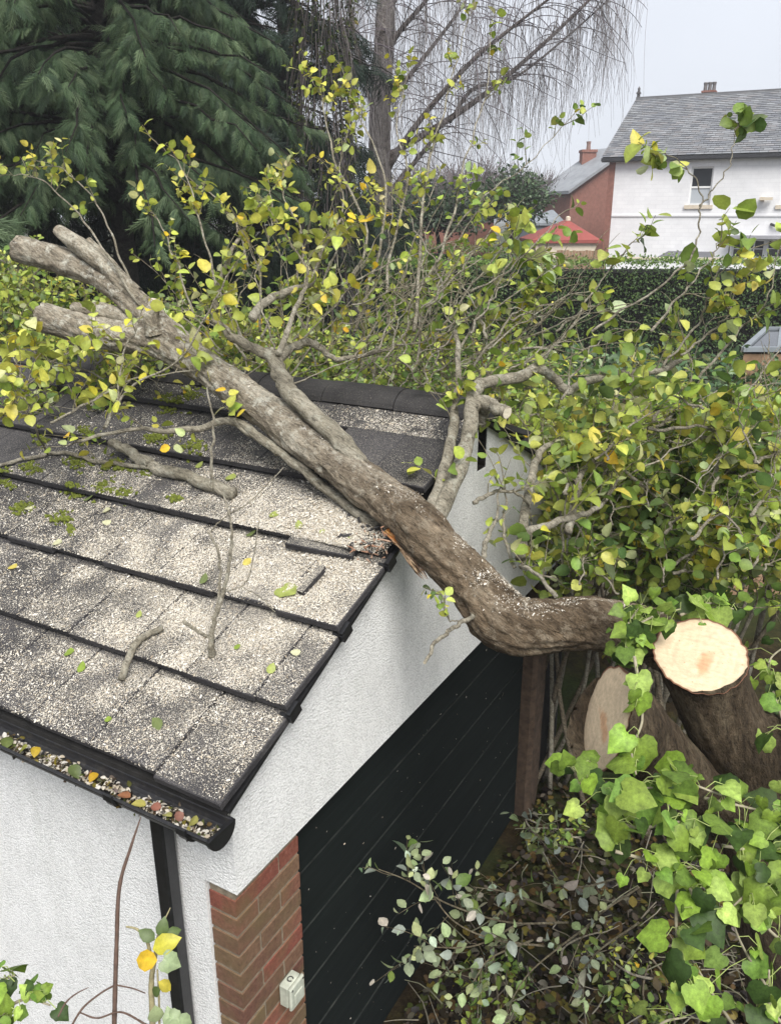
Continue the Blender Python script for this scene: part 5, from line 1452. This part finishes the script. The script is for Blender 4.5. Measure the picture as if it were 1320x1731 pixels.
# ================================================================== CONIFERS
def spray_template():
    V = []; F = []
    def blade(p, q, w):
        p = np.array(p, float); q = np.array(q, float); d = nrm(q - p); s = np.array([-d[1], d[0], 0]) * w; m_ = p * .45 + q * .55
        k = len(V); V.extend([p, m_ + s, q, m_ - s]); F.append((k, k+3, k+2, k+1))
    for i in range(8):
        t = 0.06 + i * 0.115; z = -0.25 * t * t
        L = 0.40 * (1 - 0.5 * t) * (1.0 if i % 2 else 0.7)
        for sgn in (-1, 1):
            blade((t, 0, z), (t + L * .8, sgn * L * .75, z - 0.16 - .1 * t), 0.024)
            blade((t + L * .35, sgn * L * .3, z - .03), (t + L * .95, sgn * L * .35, z - 0.2 - .1 * t), 0.018)
    blade((0, 0, 0), (1.0, 0, -0.30), 0.02)
    return np.array(V), F
T_SPRAY = spray_template()
def conifer(label, base, height, crown_lo, R, n_br, per, size, cols, trunk_r=0.16, name='conifer_tree', zmax=9.0, lean=(0, 0), droop=0.35, dirs=None):
    base = np.array(base, float)
    root = thing(name, label, 'conifer', base)
    tp = catmull([base, base + np.array([lean[0]*.5, lean[1]*.5, height*.5]), base + np.array([lean[0], lean[1], height])], 20)
    g = Geo(); g.tubes(tp, np.linspace(trunk_r, 0.02, 20), 10, (1, 1, 1)); g.build('trunk', MAT['dark_bark'], root, True)
    z = np.sort(rng.uniform(crown_lo, min(height * .97, zmax), n_br)) 
    a = rng.uniform(0, 2 * math.pi, n_br)
    if dirs is not None: a = rng.normal(dirs[0], dirs[1], n_br)
    f = 1 - (z / height) ** 1.4 * 0.75
    ln = R * f * rng.uniform(0.65, 1.1, n_br)
    d = np.stack([np.cos(a), np.sin(a), rng.normal(0.12, 0.12, n_br)], 1)
    t = np.linspace(0, 1, 9)[None, :, None]
    c0 = np.stack([np.interp(z, tp[:, 2] - base[2], tp[:, k]) for k in range(2)] + [z + base[2]], 1)
    B = c0[:, None] + d[:, None] * ln[:, None, None] * t + np.array([0, 0, -1.0]) * (droop * ln)[:, None, None] * t ** 2.2 + rng.normal(0, .03, (n_br, 9, 3)) * t
    g = Geo(); g.tubes(B, np.linspace(0.03, 0.006, 9)[None].repeat(n_br, 0), 4, (0.9, 0.9, 0.9), cap=False); g.build('branches', MAT['dark_bark'], root, True)
    m = per
    s = rng.uniform(0.18, 1.0, (n_br, m)) ** 0.7 * 8 * .999
    i = s.astype(int); fr = (s - i)[..., None]; mm = np.arange(n_br)[:, None]
    p = B[mm, i] * (1 - fr) + B[mm, i + 1] * fr
    tg = nrm(B[mm, i + 1] - B[mm, i])
    sd = nrm(np.cross(tg, UP)) * rng.choice([-1, 1], (n_br, m))[..., None]
    dd = nrm(tg * 0.55 + sd * rng.uniform(.2, .9, (n_br, m, 1)) + np.array([0, 0, -0.55]) + rng.normal(0, .22, p.shape))
    p = p + sd * rng.uniform(0, .22, (n_br, m, 1)) * size * 1.3 - UP * rng.uniform(0, .25, (n_br, m, 1)) * size
    N = n_br * m
    nn = nrm(UP * .8 + rng.normal(0, .45, (N, 3)) - 0.5 * HF)
    cc = np.array(cols)[rng.integers(0, len(cols), N)] * rng.uniform(.75, 1.25, (N, 1))
    L = dict(p=p.reshape(-1, 3), d=dd.reshape(-1, 3), n=nn, s=rng.uniform(.6, 1.3, N) * size, c=cc, curl=rng.uniform(.5, 1.8, N), own=np.zeros(N))
    g = Geo(); leaves_geo(g, L, T_SPRAY)
    tag(g.build('fronds', MAT['needle'], root), kind='stuff')
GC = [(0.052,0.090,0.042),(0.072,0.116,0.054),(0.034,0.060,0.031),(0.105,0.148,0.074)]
DC = [(0.014,0.028,0.018),(0.022,0.040,0.024),(0.010,0.020,0.014)]  # near-black fronds paint the unlit interior of the conifer stand
conifer('big green cypress with drooping sprays at the upper left', G0(205, 11.0), 11, 4.2, 3.4, 170, 110, 0.18, GC, 0.19, zmax=6.6)
conifer('tall green cypress filling the top left corner', G0(-40, 12.0), 12, 4.0, 3.6, 160, 100, 0.19, GC, 0.22, zmax=7.0)
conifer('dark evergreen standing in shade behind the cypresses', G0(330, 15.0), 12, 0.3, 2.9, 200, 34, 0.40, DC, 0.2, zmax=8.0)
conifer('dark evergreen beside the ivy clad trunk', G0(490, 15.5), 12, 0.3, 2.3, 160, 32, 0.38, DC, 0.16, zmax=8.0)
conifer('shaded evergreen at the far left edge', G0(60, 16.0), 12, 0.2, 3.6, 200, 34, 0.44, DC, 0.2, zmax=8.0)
conifer('pale feathery conifer bough reaching in from the left edge', G0(-150, 8.6), 6, 3.6, 1.6, 26, 60, 0.34, [(0.085,0.13,0.065),(0.11,0.155,0.08),(0.06,0.10,0.05)], 0.10, zmax=4.4, droop=0.25, dirs=(0.45, 0.35))

# ivy-clad trunk with hanging strands
b = np.array(G0(552, 14.0)); tr = thing('ivy_clad_tree', 'tall dark tree trunk shaggy with hanging ivy strands', 'tree', b)
c_, r_, t_, V_ = trunk_mesh([w2n(b, .75), w2n(b + UP * 2.4, .62), w2n(b + UP * 5, .56), w2n(b + UP * 9, .45)], 60, 30, 9.0, 0.10, 0.12)
g = Geo(); trunk_geo(g, V_); g.build('trunk', MAT['dark_bark'], tr, True)
n = 900
a = rng.uniform(0, 2*math.pi, n); z = rng.uniform(1.2, 8.5, n); rr = 0.30 + np.abs(rng.normal(0, .06, n))
s0 = b + np.stack([np.cos(a) * rr, np.sin(a) * rr, z], 1)
T = make_twigs(s0, nrm(np.stack([np.cos(a) * .2, np.sin(a) * .2, -np.ones(n)], 1)), rng.uniform(.3, .9, n), 5, .15)
g = Geo(); g.tubes(T, np.linspace(.010, .003, 5)[None].repeat(n, 0), 3, np.array([(0.055,0.045,0.042),(0.035,0.03,0.03),(0.09,0.078,0.075)])[rng.integers(0, 3, n)], cap=False)
tag(g.build('hanging_strands', MAT['twig'], tr), kind='stuff')
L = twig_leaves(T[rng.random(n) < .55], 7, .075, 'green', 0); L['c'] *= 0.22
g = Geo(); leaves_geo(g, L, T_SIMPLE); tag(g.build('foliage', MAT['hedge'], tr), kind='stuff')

# ================================================================== WEEPING BIRCH
b = np.array(G0(645, 19.0)); birch = thing('weeping_birch', 'leafless weeping birch with curtains of fine hanging twigs', 'tree', b)
DB = 19.0
def bpt(px, py, dd=0.0): return FD(px, py, DB + dd)
g = Geo(); tp = catmull([b, bpt(642, 300), bpt(643, 180), bpt(650, 60), bpt(655, -60), bpt(660, -250)], 40)
g.tubes(tp, np.linspace(.26, .16, 40) * np.array([1 + .1 * mnoise.noise((i * .4, 0, 0)) for i in range(40)]), 12, (1, 1, 1)); g.build('trunk', MAT['birch_bark'], birch, True)
LM = [([(645,270),(760,200),(830,150),(900,90),(985,10),(1040,-50)], .10, 0.6), ([(640,310),(700,215),(790,110),(860,50),(950,-20)], .10, -.4), ([(650,180),(690,130),(760,40),(800,-20)], .09, 1.2), ([(648,110),(670,60),(720,0),(760,-60)], .10, -.8),
      ([(640,150),(615,120),(600,60),(590,0),(580,-60)], .10, .4), ([(640,230),(625,170),(610,110),(560,20)], .06, -1), ([(655,330),(720,250),(745,215)], .09, .2), ([(760,205),(800,150),(870,130),(960,60),(1060,-30)], .06, 1.5), ([(655,20),(720,-80),(900,-160),(1050,-140)], .08, 0), ([(655,10),(600,-80),(560,-100)], .08, 1.), ([(655,0),(760,-120),(960,-160),(1120,-110)], .07, -1.2)]
tips = []
for pts, d, off in LM:
    n_ = len(pts)
    cc = catmull([bpt(x, y, off * k / (n_ - 1)) for k, (x, y) in enumerate(pts)], n_ * 7)
    g = Geo(); g.tubes(cc, np.linspace(d * .75, d * .2, len(cc)), 7, (0.75, 0.70, 0.70)); g.build('limb', MAT['birch_bark'], birch, True)
    tips.append(cc)
# fine drooping twigs: arching side shoots, then vertical strands
allc = np.concatenate([t[int(len(t) * .25):] for t in tips])
n = 420
i = rng.integers(0, len(allc), n)
d = nrm(unit(n) * np.array([1, 1, .4]) + UP * .35 + cR * 0.15)
A = make_twigs(allc[i], d, rng.uniform(.5, 1.9, n), 8, .3, -.55)
A = A[proj(A[:, -1])[0] < 1095]; n = len(A)
g = Geo(); g.tubes(A, np.linspace(.012, .005, 8)[None].repeat(n, 0), 3, (0.105, 0.088, 0.10), cap=False)
m_ = 8
j = rng.integers(2, 8, (n, m_)); s0 = A[np.arange(n)[:, None], j].reshape(-1, 3)
H = make_twigs(s0, nrm(np.array([0, 0, -1.0]) + rng.normal(0, .10, (n * m_, 3))), rng.uniform(.4, 2.1, n * m_), 5, .16, 0)
px, py, _ = proj(H[:, -1])
ok = (px > 520) & (px < 1120) & ~((px > 1000) & (py > 240)) & (py < 330 + rng.uniform(-60, 40, len(px)))
H = H[ok]
g.tubes(H, np.linspace(.0040, .0022, 5)[None].repeat(len(H), 0), 3, np.array([(0.17,0.155,0.155),(0.23,0.21,0.21),(0.12,0.11,0.11)])[rng.integers(0, 3, len(H))], cap=False)
tag(g.build('hanging_twigs', MAT['twig'], birch), kind='stuff')

# ================================================================== FAR GARDEN TREES
def far_tree(label, px, py_top, d, rx, rz, pal, n, name='far_tree', bare=False, leaf=.14, cat='tree', tint=1.0):
    b = np.array(G0(px, d)); top = FD(px, py_top, d)
    root = thing(name, label, cat, b)
    cz = top[2] - rz
    g = Geo(); g.tubes(catmull([b, b*.5 + np.array([b[0], b[1], cz])*.5 + rng.normal(0,.1,3), np.array([b[0], b[1], cz + rz*.4])], 12), np.linspace(.16, .04, 12), 7, (1,1,1)); g.build('trunk', MAT['birch_bark'] if bare else MAT['dark_bark'], root, True)
    c_ = np.array([b[0], b[1], cz]); k = n
    dr = unit(k); dr[:, 2] = np.abs(dr[:, 2]) * .9 - .25
    lump = 1 + .25 * np.array([mnoise.noise((*(v * 2.2 + px),)) for v in dr])
    e = c_ + dr * np.array([rx, rx, rz]) * (rng.random((k, 1)) ** .4) * lump[:, None]
    T = make_twigs(c_ * .3 + e * .7 + rng.normal(0, .1, (k, 3)), nrm(dr + UP * .6 + rng.normal(0, .3, (k, 3))), rng.uniform(.5, 1.2, k), 5, .3)
    g = Geo(); g.tubes(T, np.linspace(.016, .006, 5)[None].repeat(k, 0), 3, (0.15, 0.125, 0.125), cap=False)
    tag(g.build('branches', MAT['twig'], root), kind='stuff')
    if not bare:
        L = twig_leaves(T, 9, leaf, pal, 0); L['c'] *= tint
        g = Geo(); leaves_geo(g, L, T_SIMPLE); tag(g.build('foliage', MAT['hedge'], root), kind='stuff')
far_tree('round dark green tree left of the red roof', 866, 300, 29, .75, 1.0, 'bramble', 600, tint=.7)
far_tree('bare grey tree behind the brown outbuilding', 800, 215, 36, 2.6, 3.0, '', 1500, 'bare_tree', True)
far_tree('bare hazy tree left of the red brick house', 905, 275, 50, 2.2, 1.8, '', 900, 'bare_tree', True)
far_tree('bare tree behind the birch trunk', 715, 235, 34, 2.2, 2.6, '', 1200, 'bare_tree', True)
far_tree('evergreen behind the birch foot', 620, 270, 26, 1.6, 2.2, 'bramble', 1000, tint=.35)
far_tree('low evergreen bush by the outbuilding', 735, 345, 27, 1.2, .6, 'bramble', 700, tint=.4)

# ================================================================== HOUSES
class Local:
    def __init__(s, o, ang):
        s.o = np.array(o, float); s.u = cR * math.cos(ang) - HF * math.sin(ang); s.w = cR * math.sin(ang) + HF * math.cos(ang)
    def __call__(s, u, w, z): return s.o * np.array([1, 1, 0]) + s.u * u + s.w * w + UP * z
    def box(s, g, u0, u1, w0, w1, z0, z1, col=None):
        g.add([s(u,w,z) for z in (z0,z1) for (u,w) in ((u0,w0),(u1,w0),(u1,w1),(u0,w1))], np.array([(0,3,2,1),(4,5,6,7),(0,1,5,4),(1,2,6,5),(2,3,7,6),(3,0,4,7)]), col)
def slates(g, fr, u0, u1, w0, z0, w1, z1, size, cols, jit=.15):
    """courses of slates up a slope from (w0,z0) to (w1,z1)"""
    run = math.hypot(w1 - w0, z1 - z0); nc = max(2, int(run / size)); up = np.array([(w1-w0)/run, (z1-z0)/run]); nr = np.array([-up[1], up[0]])
    if nr[1] < 0: nr = -nr
    for k in range(nc):
        s0 = k * run / nc; s1 = s0 + run / nc * 1.25
        u = u0 - (size if k % 2 else 0)
        while u < u1:
            a, b_ = max(u, u0), min(u + size * 1.7 - .012, u1); u += size * 1.7
            if b_ - a < .03: continue
            l0 = .030 + random.uniform(0, .008)
            q = []
            for s_, l_ in ((s0, l0), (min(s1, run), .006)):
                for h_ in (0, .012):
                    ww = w0 + up[0]*s_ + nr[0]*(l_+h_); zz = z0 + up[1]*s_ + nr[1]*(l_+h_); q.append((ww, zz))
            V = [fr(uu, ww, zz) for uu in (a, b_) for (ww, zz) in q]
            c_ = np.array(random.choice(cols)) * random.uniform(1-jit, 1+jit)
            g.add(V, np.array([(1,5,7,3),(0,4,5,1),(0,1,3,2),(4,6,7,5)]), c_)
hc = FD(1024, 365, 36.0); HS = Local(hc, math.radians(27))
EZ, RZ, RW, BZ = 6.80, 9.85, 5.2, 1.2
house = thing('white_house', 'white painted brick house with grey slate roof', 'house', HS(6, 4, BZ))
def px2u(px, dz=0):
    # facade position seen at photo column px
    lo, hi = -3, 30
    for _ in range(50):
        mid = (lo + hi) / 2
        if proj(HS(mid, 0, 4.35))[0] < px: lo = mid
        else: hi = mid
    return mid
def py2z(px, py, w=0):
    u = px2u(px); lo, hi = 0, 12
    for _ in range(50):
        mid = (lo + hi) / 2
        if proj(HS(u, w, mid))[1] > py: lo = mid
        else: hi = mid
    return mid
EZ = py2z(1028, 266)
lo, hi = 5, 14
for _ in range(50):
    mid = (lo + hi) / 2
    if proj(HS(0, RW, mid))[1] > 166: lo = mid
    else: hi = mid
RZ = lo
g = Geo(); HS.box(g, 0.02, 13, 0.25, 10.3, BZ, EZ); 
wall = g.build('side_walls', MAT['red_brick'], house)
# facade cut round its windows
wins = [(px2u(1160), px2u(1197), py2z(1178, 346), py2z(1178, 281)), (px2u(1314), px2u(1352), py2z(1330, 346), py2z(1330, 280)), (px2u(1244), px2u(1300), py2z(1270, 436), py2z(1270, 404)), (px2u(1303), px2u(1345), py2z(1320, 436), py2z(1320, 404))]
us = sorted({0.22, 13.0, *[w_[0] for w_ in wins], *[w_[1] for w_ in wins]})
g = Geo()
for a, b_ in zip(us[:-1], us[1:]):
    mid = (a + b_) / 2
    hs = sorted([(w_[2], w_[3]) for w_ in wins if w_[0] <= mid <= w_[1]])
    z = BZ
    for (z0, z1) in hs: HS.box(g, a, b_, 0, .249, z, z0); z = z1
    HS.box(g, a, b_, 0, .249, z, EZ)
g.build('facade', MAT['white_brick'], house)
g = Geo(); HS.box(g, -.03, .219, -.02, .3, BZ, EZ); g.build('brick_quoin', MAT['red_brick'], house)
g = Geo(); zz = py2z(1170, 364); HS.box(g, .23, 13, -.04, -.001, zz - .03, zz + .04); g.build('string_course', MAT['white_brick'], house)
g = Geo(); HS.box(g, -.3, 13.2, -.32, -.20, EZ - .14, EZ - .02); HS.box(g, -.25, 13.2, -.20, .10, EZ - .05, EZ - .01); g.build('gutter', MAT['lead'], house)
g = Geo(); f0 = (-.30, EZ - .02); f1 = (RW, RZ)
V = [HS(u, w, z) for u in (-.28, 13.3) for (w, z) in ((f0[0], f0[1]-.03), (f1[0], f1[1]-.03), (10.7, EZ-.05), (10.6, EZ - .2), (f1[0], f1[1]-.2), (f0[0]+.05, f0[1]-.16))]
g.add(V, [(0,1,7,6),(1,2,8,7),(2,3,9,8),(3,4,10,9),(4,5,11,10),(5,0,6,11),(5,4,1,0),(4,3,2,1),(6,7,10,11),(7,8,9,10)], (0.1,0.105,0.11))
hroof = g.build('roof', MAT['slate'], house)
SLC = [(0.17,0.175,0.185),(0.20,0.205,0.215),(0.145,0.15,0.165),(0.185,0.18,0.185)]
g = Geo(); slates(g, HS, -.30, 13.3, f0[0], f0[1], f1[0], f1[1], .19, SLC); tag(g.build('slates', MAT['slate'], hroof), kind='stuff')
g = Geo(); HS.box(g, -.30, 13.3, RW - .10, RW + .10, RZ - .06, RZ + .07, (0.12,0.12,0.125)); rt = g.build('ridge', MAT['slate'], hroof)
g = Geo(); HS.box(g, -.28, -.16, RW - .06, RW + .06, RZ + .07, RZ + .30, (.07,.065,.065)); HS.box(g, -.31, -.13, RW-.09, RW+.09, RZ + .20, RZ + .26, (.07,.065,.065)); g.tubes(np.array([HS(-.22, RW, RZ+.30), HS(-.22, RW, RZ + .42), HS(-.22, RW, RZ+.50)]), np.array([.05,.06,.01]), 6, (.07,.065,.065)); g.build('finial', MAT['slate'], hroof)
def ch_u(px): 
    lo, hi = -3, 30
    for _ in range(50):
        mid = (lo + hi) / 2
        if proj(HS(mid, RW + 1, 9.8))[0] < px: lo = mid
        else: hi = mid
    return mid
cu = ch_u(1200)
g = Geo(); HS.box(g, cu - .26, cu + .26, RW + .8, RW + 1.3, RZ - 1, RZ + .20); HS.box(g, cu - .30, cu + .30, RW + .76, RW + 1.34, RZ + .20, RZ + .27); ch = g.build('chimney', MAT['red_brick'], hroof)
for k in (-1, 0, 1):
    g = Geo(); p = HS(cu + k * .18, RW + 1.05, RZ + .26); g.tubes(np.array([p, p + UP*.22, p + UP * .34, p + UP * .36]), np.array([.085, .075, .095, .085]), 8, (0.12,0.11,0.11)); g.build('chimney_pot', MAT['slate'], ch)
def window(u0, u1, z0, z1, sash=True, cols=1, rows=1, sill=True, pale_pane=False):
    fr = Geo(); t = .06
    HS.box(fr, u0, u1, .09, .15, z0, z0 + t); HS.box(fr, u0, u1, .09, .15, z1 - t, z1); HS.box(fr, u0, u0 + t, .09, .15, z0 + t, z1 - t); HS.box(fr, u1 - t, u1, .09, .15, z0 + t, z1 - t)
    zm = z0 + (z1 - z0) * .47
    if sash: HS.box(fr, u0 + t, u1 - t, .085, .15, zm - .035, zm + .035)
    for c in range(1, cols): uu = u0 + (u1 - u0) * c / cols; HS.box(fr, uu - .025, uu + .025, .092, .149, z0 + t, z1 - t)
    for r_ in range(1, rows): z_ = z0 + (z1 - z0) * r_ / rows; HS.box(fr, u0 + t, u1 - t, .093, .148, z_ - .015, z_ + .015)
    wn_ = fr.build('window', MAT['white_paint'], house)
    segs = [(z0 + t, zm - .035), (zm + .035, z1 - t)] if sash else [(z0 + t, z1 - t)]
    for k, (a, b_) in enumerate(segs):
        g = Geo(); HS.box(g, u0 + t, u1 - t, .118, .126, a, b_); g.build('pane', MAT['pale_pane'] if (sash and k == 0 and pale_pane) else MAT['glass'], wn_)
    if sill:
        g = Geo(); HS.box(g, u0 - .12, u1 + .12, -.06, .12, z0 - .14, z0); g.build('sill', MAT['cream_stone'], wn_)
window(*wins[0], True, pale_pane=True); window(*wins[1], True, pale_pane=True)
window(*wins[2], False, 3, 2, False); window(*wins[3], False, 2, 2, False)
g = Geo(); zc = py2z(1290, 400); HS.box(g, px2u(1240), px2u(1400), -.55, -.001, zc - .06, zc + .06, (0.3,0.3,0.32)); g.build('canopy', MAT['slate'], house)
g = Geo(); zl = py2z(1290, 336); ul = px2u(1290); HS.box(g, ul - .18, ul - .04, -.10, -.001, zl - .08, zl + .08); HS.box(g, ul - .20, ul + .25, -.30, -.10, zl - .04, zl + .06); g.build('security_light', MAT['cream_stone'], house)
g = Geo(); zl = py2z(1312, 381); ul = px2u(1312); g.tubes(np.array([HS(ul - .15, -.02, zl + .06), HS(ul, -.12, zl), HS(ul + .4, -.12, zl - .02)]), np.full(3, .05), 6); g.build('vent_pipe', MAT['lead'], house)
# lean-to below
le = thing('lean_to', 'low lean-to with dark slate roof against the white house', 'lean-to', HS(px2u(1150), -1, BZ))
u0, u1 = px2u(1112), px2u(1215); zt = py2z(1150, 424); 
g = Geo(); HS.box(g, u0 + .1, u1, -1.3, -.05, BZ, zt - .42); g.build('wall', MAT['white_brick'], le)
g = Geo(); V = [HS(u0 + .55, -.005, zt), HS(u1, -.005, zt), HS(u1, -1.5, zt - .40), HS(u0, -1.5, zt - .40)]; V2_ = [v - UP * .07 for v in V]
g.add(V + V2_, np.array([(0,3,2,1),(4,5,6,7),(0,1,5,4),(1,2,6,5),(2,3,7,6),(3,0,4,7)]), (0.10,0.10,0.11)); g.build('roof', MAT['slate'], le)
# whitewashed garden wall in front
gw_ = Local(FD(940, 365, 31), math.radians(10)); zt = FD(1000, 437, 31)[2]
g = Geo(); gw_.box(g, 0, 14, 0, .22, 1.0, zt); gwall = g.build('garden_wall', MAT['white_brick'])
tag(gwall, 'low whitewashed garden wall behind the clipped hedge', 'wall')
g = Geo(); gw_.box(g, -.03, 14, -.04, .26, zt + .001, zt + .07); g.build('coping', MAT['cream_stone'], gwall)
# red brick neighbour
rb = Local(FD(962, 365, 47), math.radians(-24)); 
rh = thing('red_brick_house', 'red brick house end with slate roof, left of the white house', 'house', rb(3, 3, BZ))
ze = FD(962, 318, 47)[2]; zr = ze + 2.0
g = Geo(); g.add([rb(0,0,BZ), rb(7,0,BZ), rb(7,0,ze), rb(3.5,0,zr), rb(0,0,ze), rb(0,2.6,BZ), rb(7,2.6,BZ), rb(7,2.6,ze), rb(3.5,2.6,zr), rb(0,2.6,ze)], [(0,1,2,3,4),(9,8,7,6,5),(0,4,9,5),(1,6,7,2)]); g.build('wall', MAT['red_brick'], rh)
g = Geo(); 
for sgn in (0, 1):
    a0, z0_ = (-.35, ze - .28) if sgn == 0 else (7.35, ze - .28)
    V = [rb(a0, -.3, z0_), rb(3.5, -.3, zr + .02), rb(3.5, 2.9, zr + .02), rb(a0, 2.9, z0_)]
    g.add(V + [v + UP * .16 for v in V], [(0,1,2,3),(4,7,6,5),(0,4,5,1),(1,5,6,2),(2,6,7,3),(3,7,4,0)], (0.22, 0.23, 0.245))
g.build('roof', MAT['slate'], rh)
g = Geo(); pc = FD(993, 270, 50); g.obox((pc[0], pc[1], pc[2] - .8), cR * .38, HF * .38, UP * 1.2); g.obox((pc[0], pc[1], pc[2] + .45), cR * .43, HF * .43, UP * .07); rc_ = g.build('chimney', MAT['red_brick'], rh)
g = Geo(); g.tubes(np.array([pc + UP * .5, pc + UP * .8, pc + UP * .95]), np.array([.13, .11, .14]), 8, (.2,.12,.1)); g.build('chimney_pot', MAT['slate'], rc_)
# red roofed garage
def hip(label, px0, px1, py_e, px_t, py_t, d, wall_mat, roof_mat, py_b, name, cat):
    a = FD(px0, py_e, d); b_ = FD(px1, py_e, d); t = FD(px_t, py_t, d + 1.6); z0 = 1.2
    root = thing(name, label, cat, ((a + b_) / 2 * np.array([1, 1, 0])) + UP * z0)
    g = Geo(); w_ = HF * 3.4; i0 = a + (b_ - a) * .06; i1 = b_ - (b_ - a) * .06
    V = [np.array([q[0], q[1], z]) for z in (z0, a[2]) for q in (i0 + HF * .12, i1 + HF * .12, i1 + w_, i0 + w_)]
    g.add(V, np.array([(0,3,2,1),(4,5,6,7),(0,1,5,4),(1,2,6,5),(2,3,7,6),(3,0,4,7)])); g.build('wall', wall_mat, root)
    g = Geo(); V = [a, b_, b_ + w_, a + w_, t, t + HF * .6]; V = V + [v - UP * .12 for v in V[:4]]
    g.add(V, [(0,1,4),(1,2,5,4),(2,3,5),(3,0,4,5),(0,6,7,1),(1,7,8,2),(2,8,9,3),(3,9,6,0),(9,8,7,6)]); r_ = g.build('roof', roof_mat, root)
    return root, t
rg, tt = hip('small garage with red hipped roof and cream wall', 900, 1016, 405, 960, 371, 33, MAT['cream_stone'], MAT['red_tile'], 430, 'red_roofed_garage', 'garage')
g = Geo(); p = tt + UP * .02; g.tubes(np.array([p - UP*.05, p + UP * .08, p + UP * .12]), np.array([.10, .10, .02]), 8); g.build('roof_finial', MAT['cream_stone'], rg)
sh, _ = hip('grey roofed shed seen above the red roof', 893, 957, 376, 935, 354, 40, MAT['grey_roof'], MAT['grey_roof'], 400, 'grey_shed', 'shed')
ob, _ = hip('dark brown brick outbuilding behind the fallen branches', 690, 845, 362, 770, 330, 31, MAT['red_brick'], MAT['lead'], 420, 'brown_outbuilding', 'outbuilding')
# timber fence by the red garage
fr_ = Local(FD(945, 365, 30.3), 0); zt = FD(980, 423, 30.3)[2]
fence = thing('timber_fence', 'short brown timber fence left of the white house', 'fence', fr_(1, 0, 1.2))
for k in range(16):
    g = Geo(); fr_.box(g, k * .11, k * .11 + .10, 0, .02, 1.1, zt + random.uniform(-.02, .02)); g.build('board', MAT['timber'], fence)
g = Geo(); fr_.box(g, 0, 1.76, .021, .06, zt - .3, zt - .2); g.build('rail', MAT['timber'], fence)
# white glazed roof at the right edge
gl = thing('glazed_frame', 'white framed glazed lid showing among the shrubs at the right edge', 'cold frame', FD(1300, 600, 9.5))
a, b_, c_, d_ = FD(1258, 590, 9.0), FD(1296, 556, 10.0), FD(1400, 556, 10.0), FD(1400, 590, 9.0)
g = Geo()
for p, q in ((a, b_), (b_, c_), (a, d_), (FD(1322, 556, 10.0), FD(1318, 590, 9.0)), (c_, d_)):
    e = q - p; L_ = np.linalg.norm(e); e = e / L_; s = nrm(np.cross(e, UP)); g.obox((p + q) / 2, e * (L_ / 2 + .02), s * .03, np.cross(s, e) * .025)
g.build('frame', MAT['grey_roof'], gl)
qb = [a, d_, c_, b_]; zb_ = float(ground_z(a[0], a[1])) - .1
g = Geo(); V = [np.array([v[0], v[1], zb_]) for v in qb] + [v - UP * .05 for v in qb]
g.add(V, np.array([(0,1,5,4),(1,2,6,5),(2,3,7,6),(3,0,4,7)])); g.build('side_boards', MAT['timber'], gl)
for p0, p1, p2, p3 in ((a, b_, FD(1322,556,10.0), FD(1318,590,9.0)), (FD(1318,590,9.0), FD(1322,556,10.0), c_, d_)):
    g = Geo(); V = [p0, p1, p2, p3]; g.add(V + [v - UP * .006 for v in V], np.array([(0,1,2,3),(7,6,5,4),(0,4,5,1),(1,5,6,2),(2,6,7,3),(3,7,4,0)])); g.build('pane', MAT['glass'], gl)

# ================================================================== THIN AUTUMN HAZE
g = Geo(); g.box((-440, -140, -1.5), (440, 640, 15.5))
hm = bpy.data.materials.new('haze'); hm.use_nodes = True
hn = hm.node_tree.nodes; hn.remove(hn['Principled BSDF'])
pv = hn.new('ShaderNodeVolumePrincipled')
pv.inputs['Color'].default_value = (0.90, 0.93, 0.97, 1)
pv.inputs['Density'].default_value = 0.0016
hm.node_tree.links.new(pv.outputs[0], hn['Material Output'].inputs['Volume'])
tag(g.build('haze', hm), 'thin pale haze hanging over the garden', 'haze', kind='stuff')
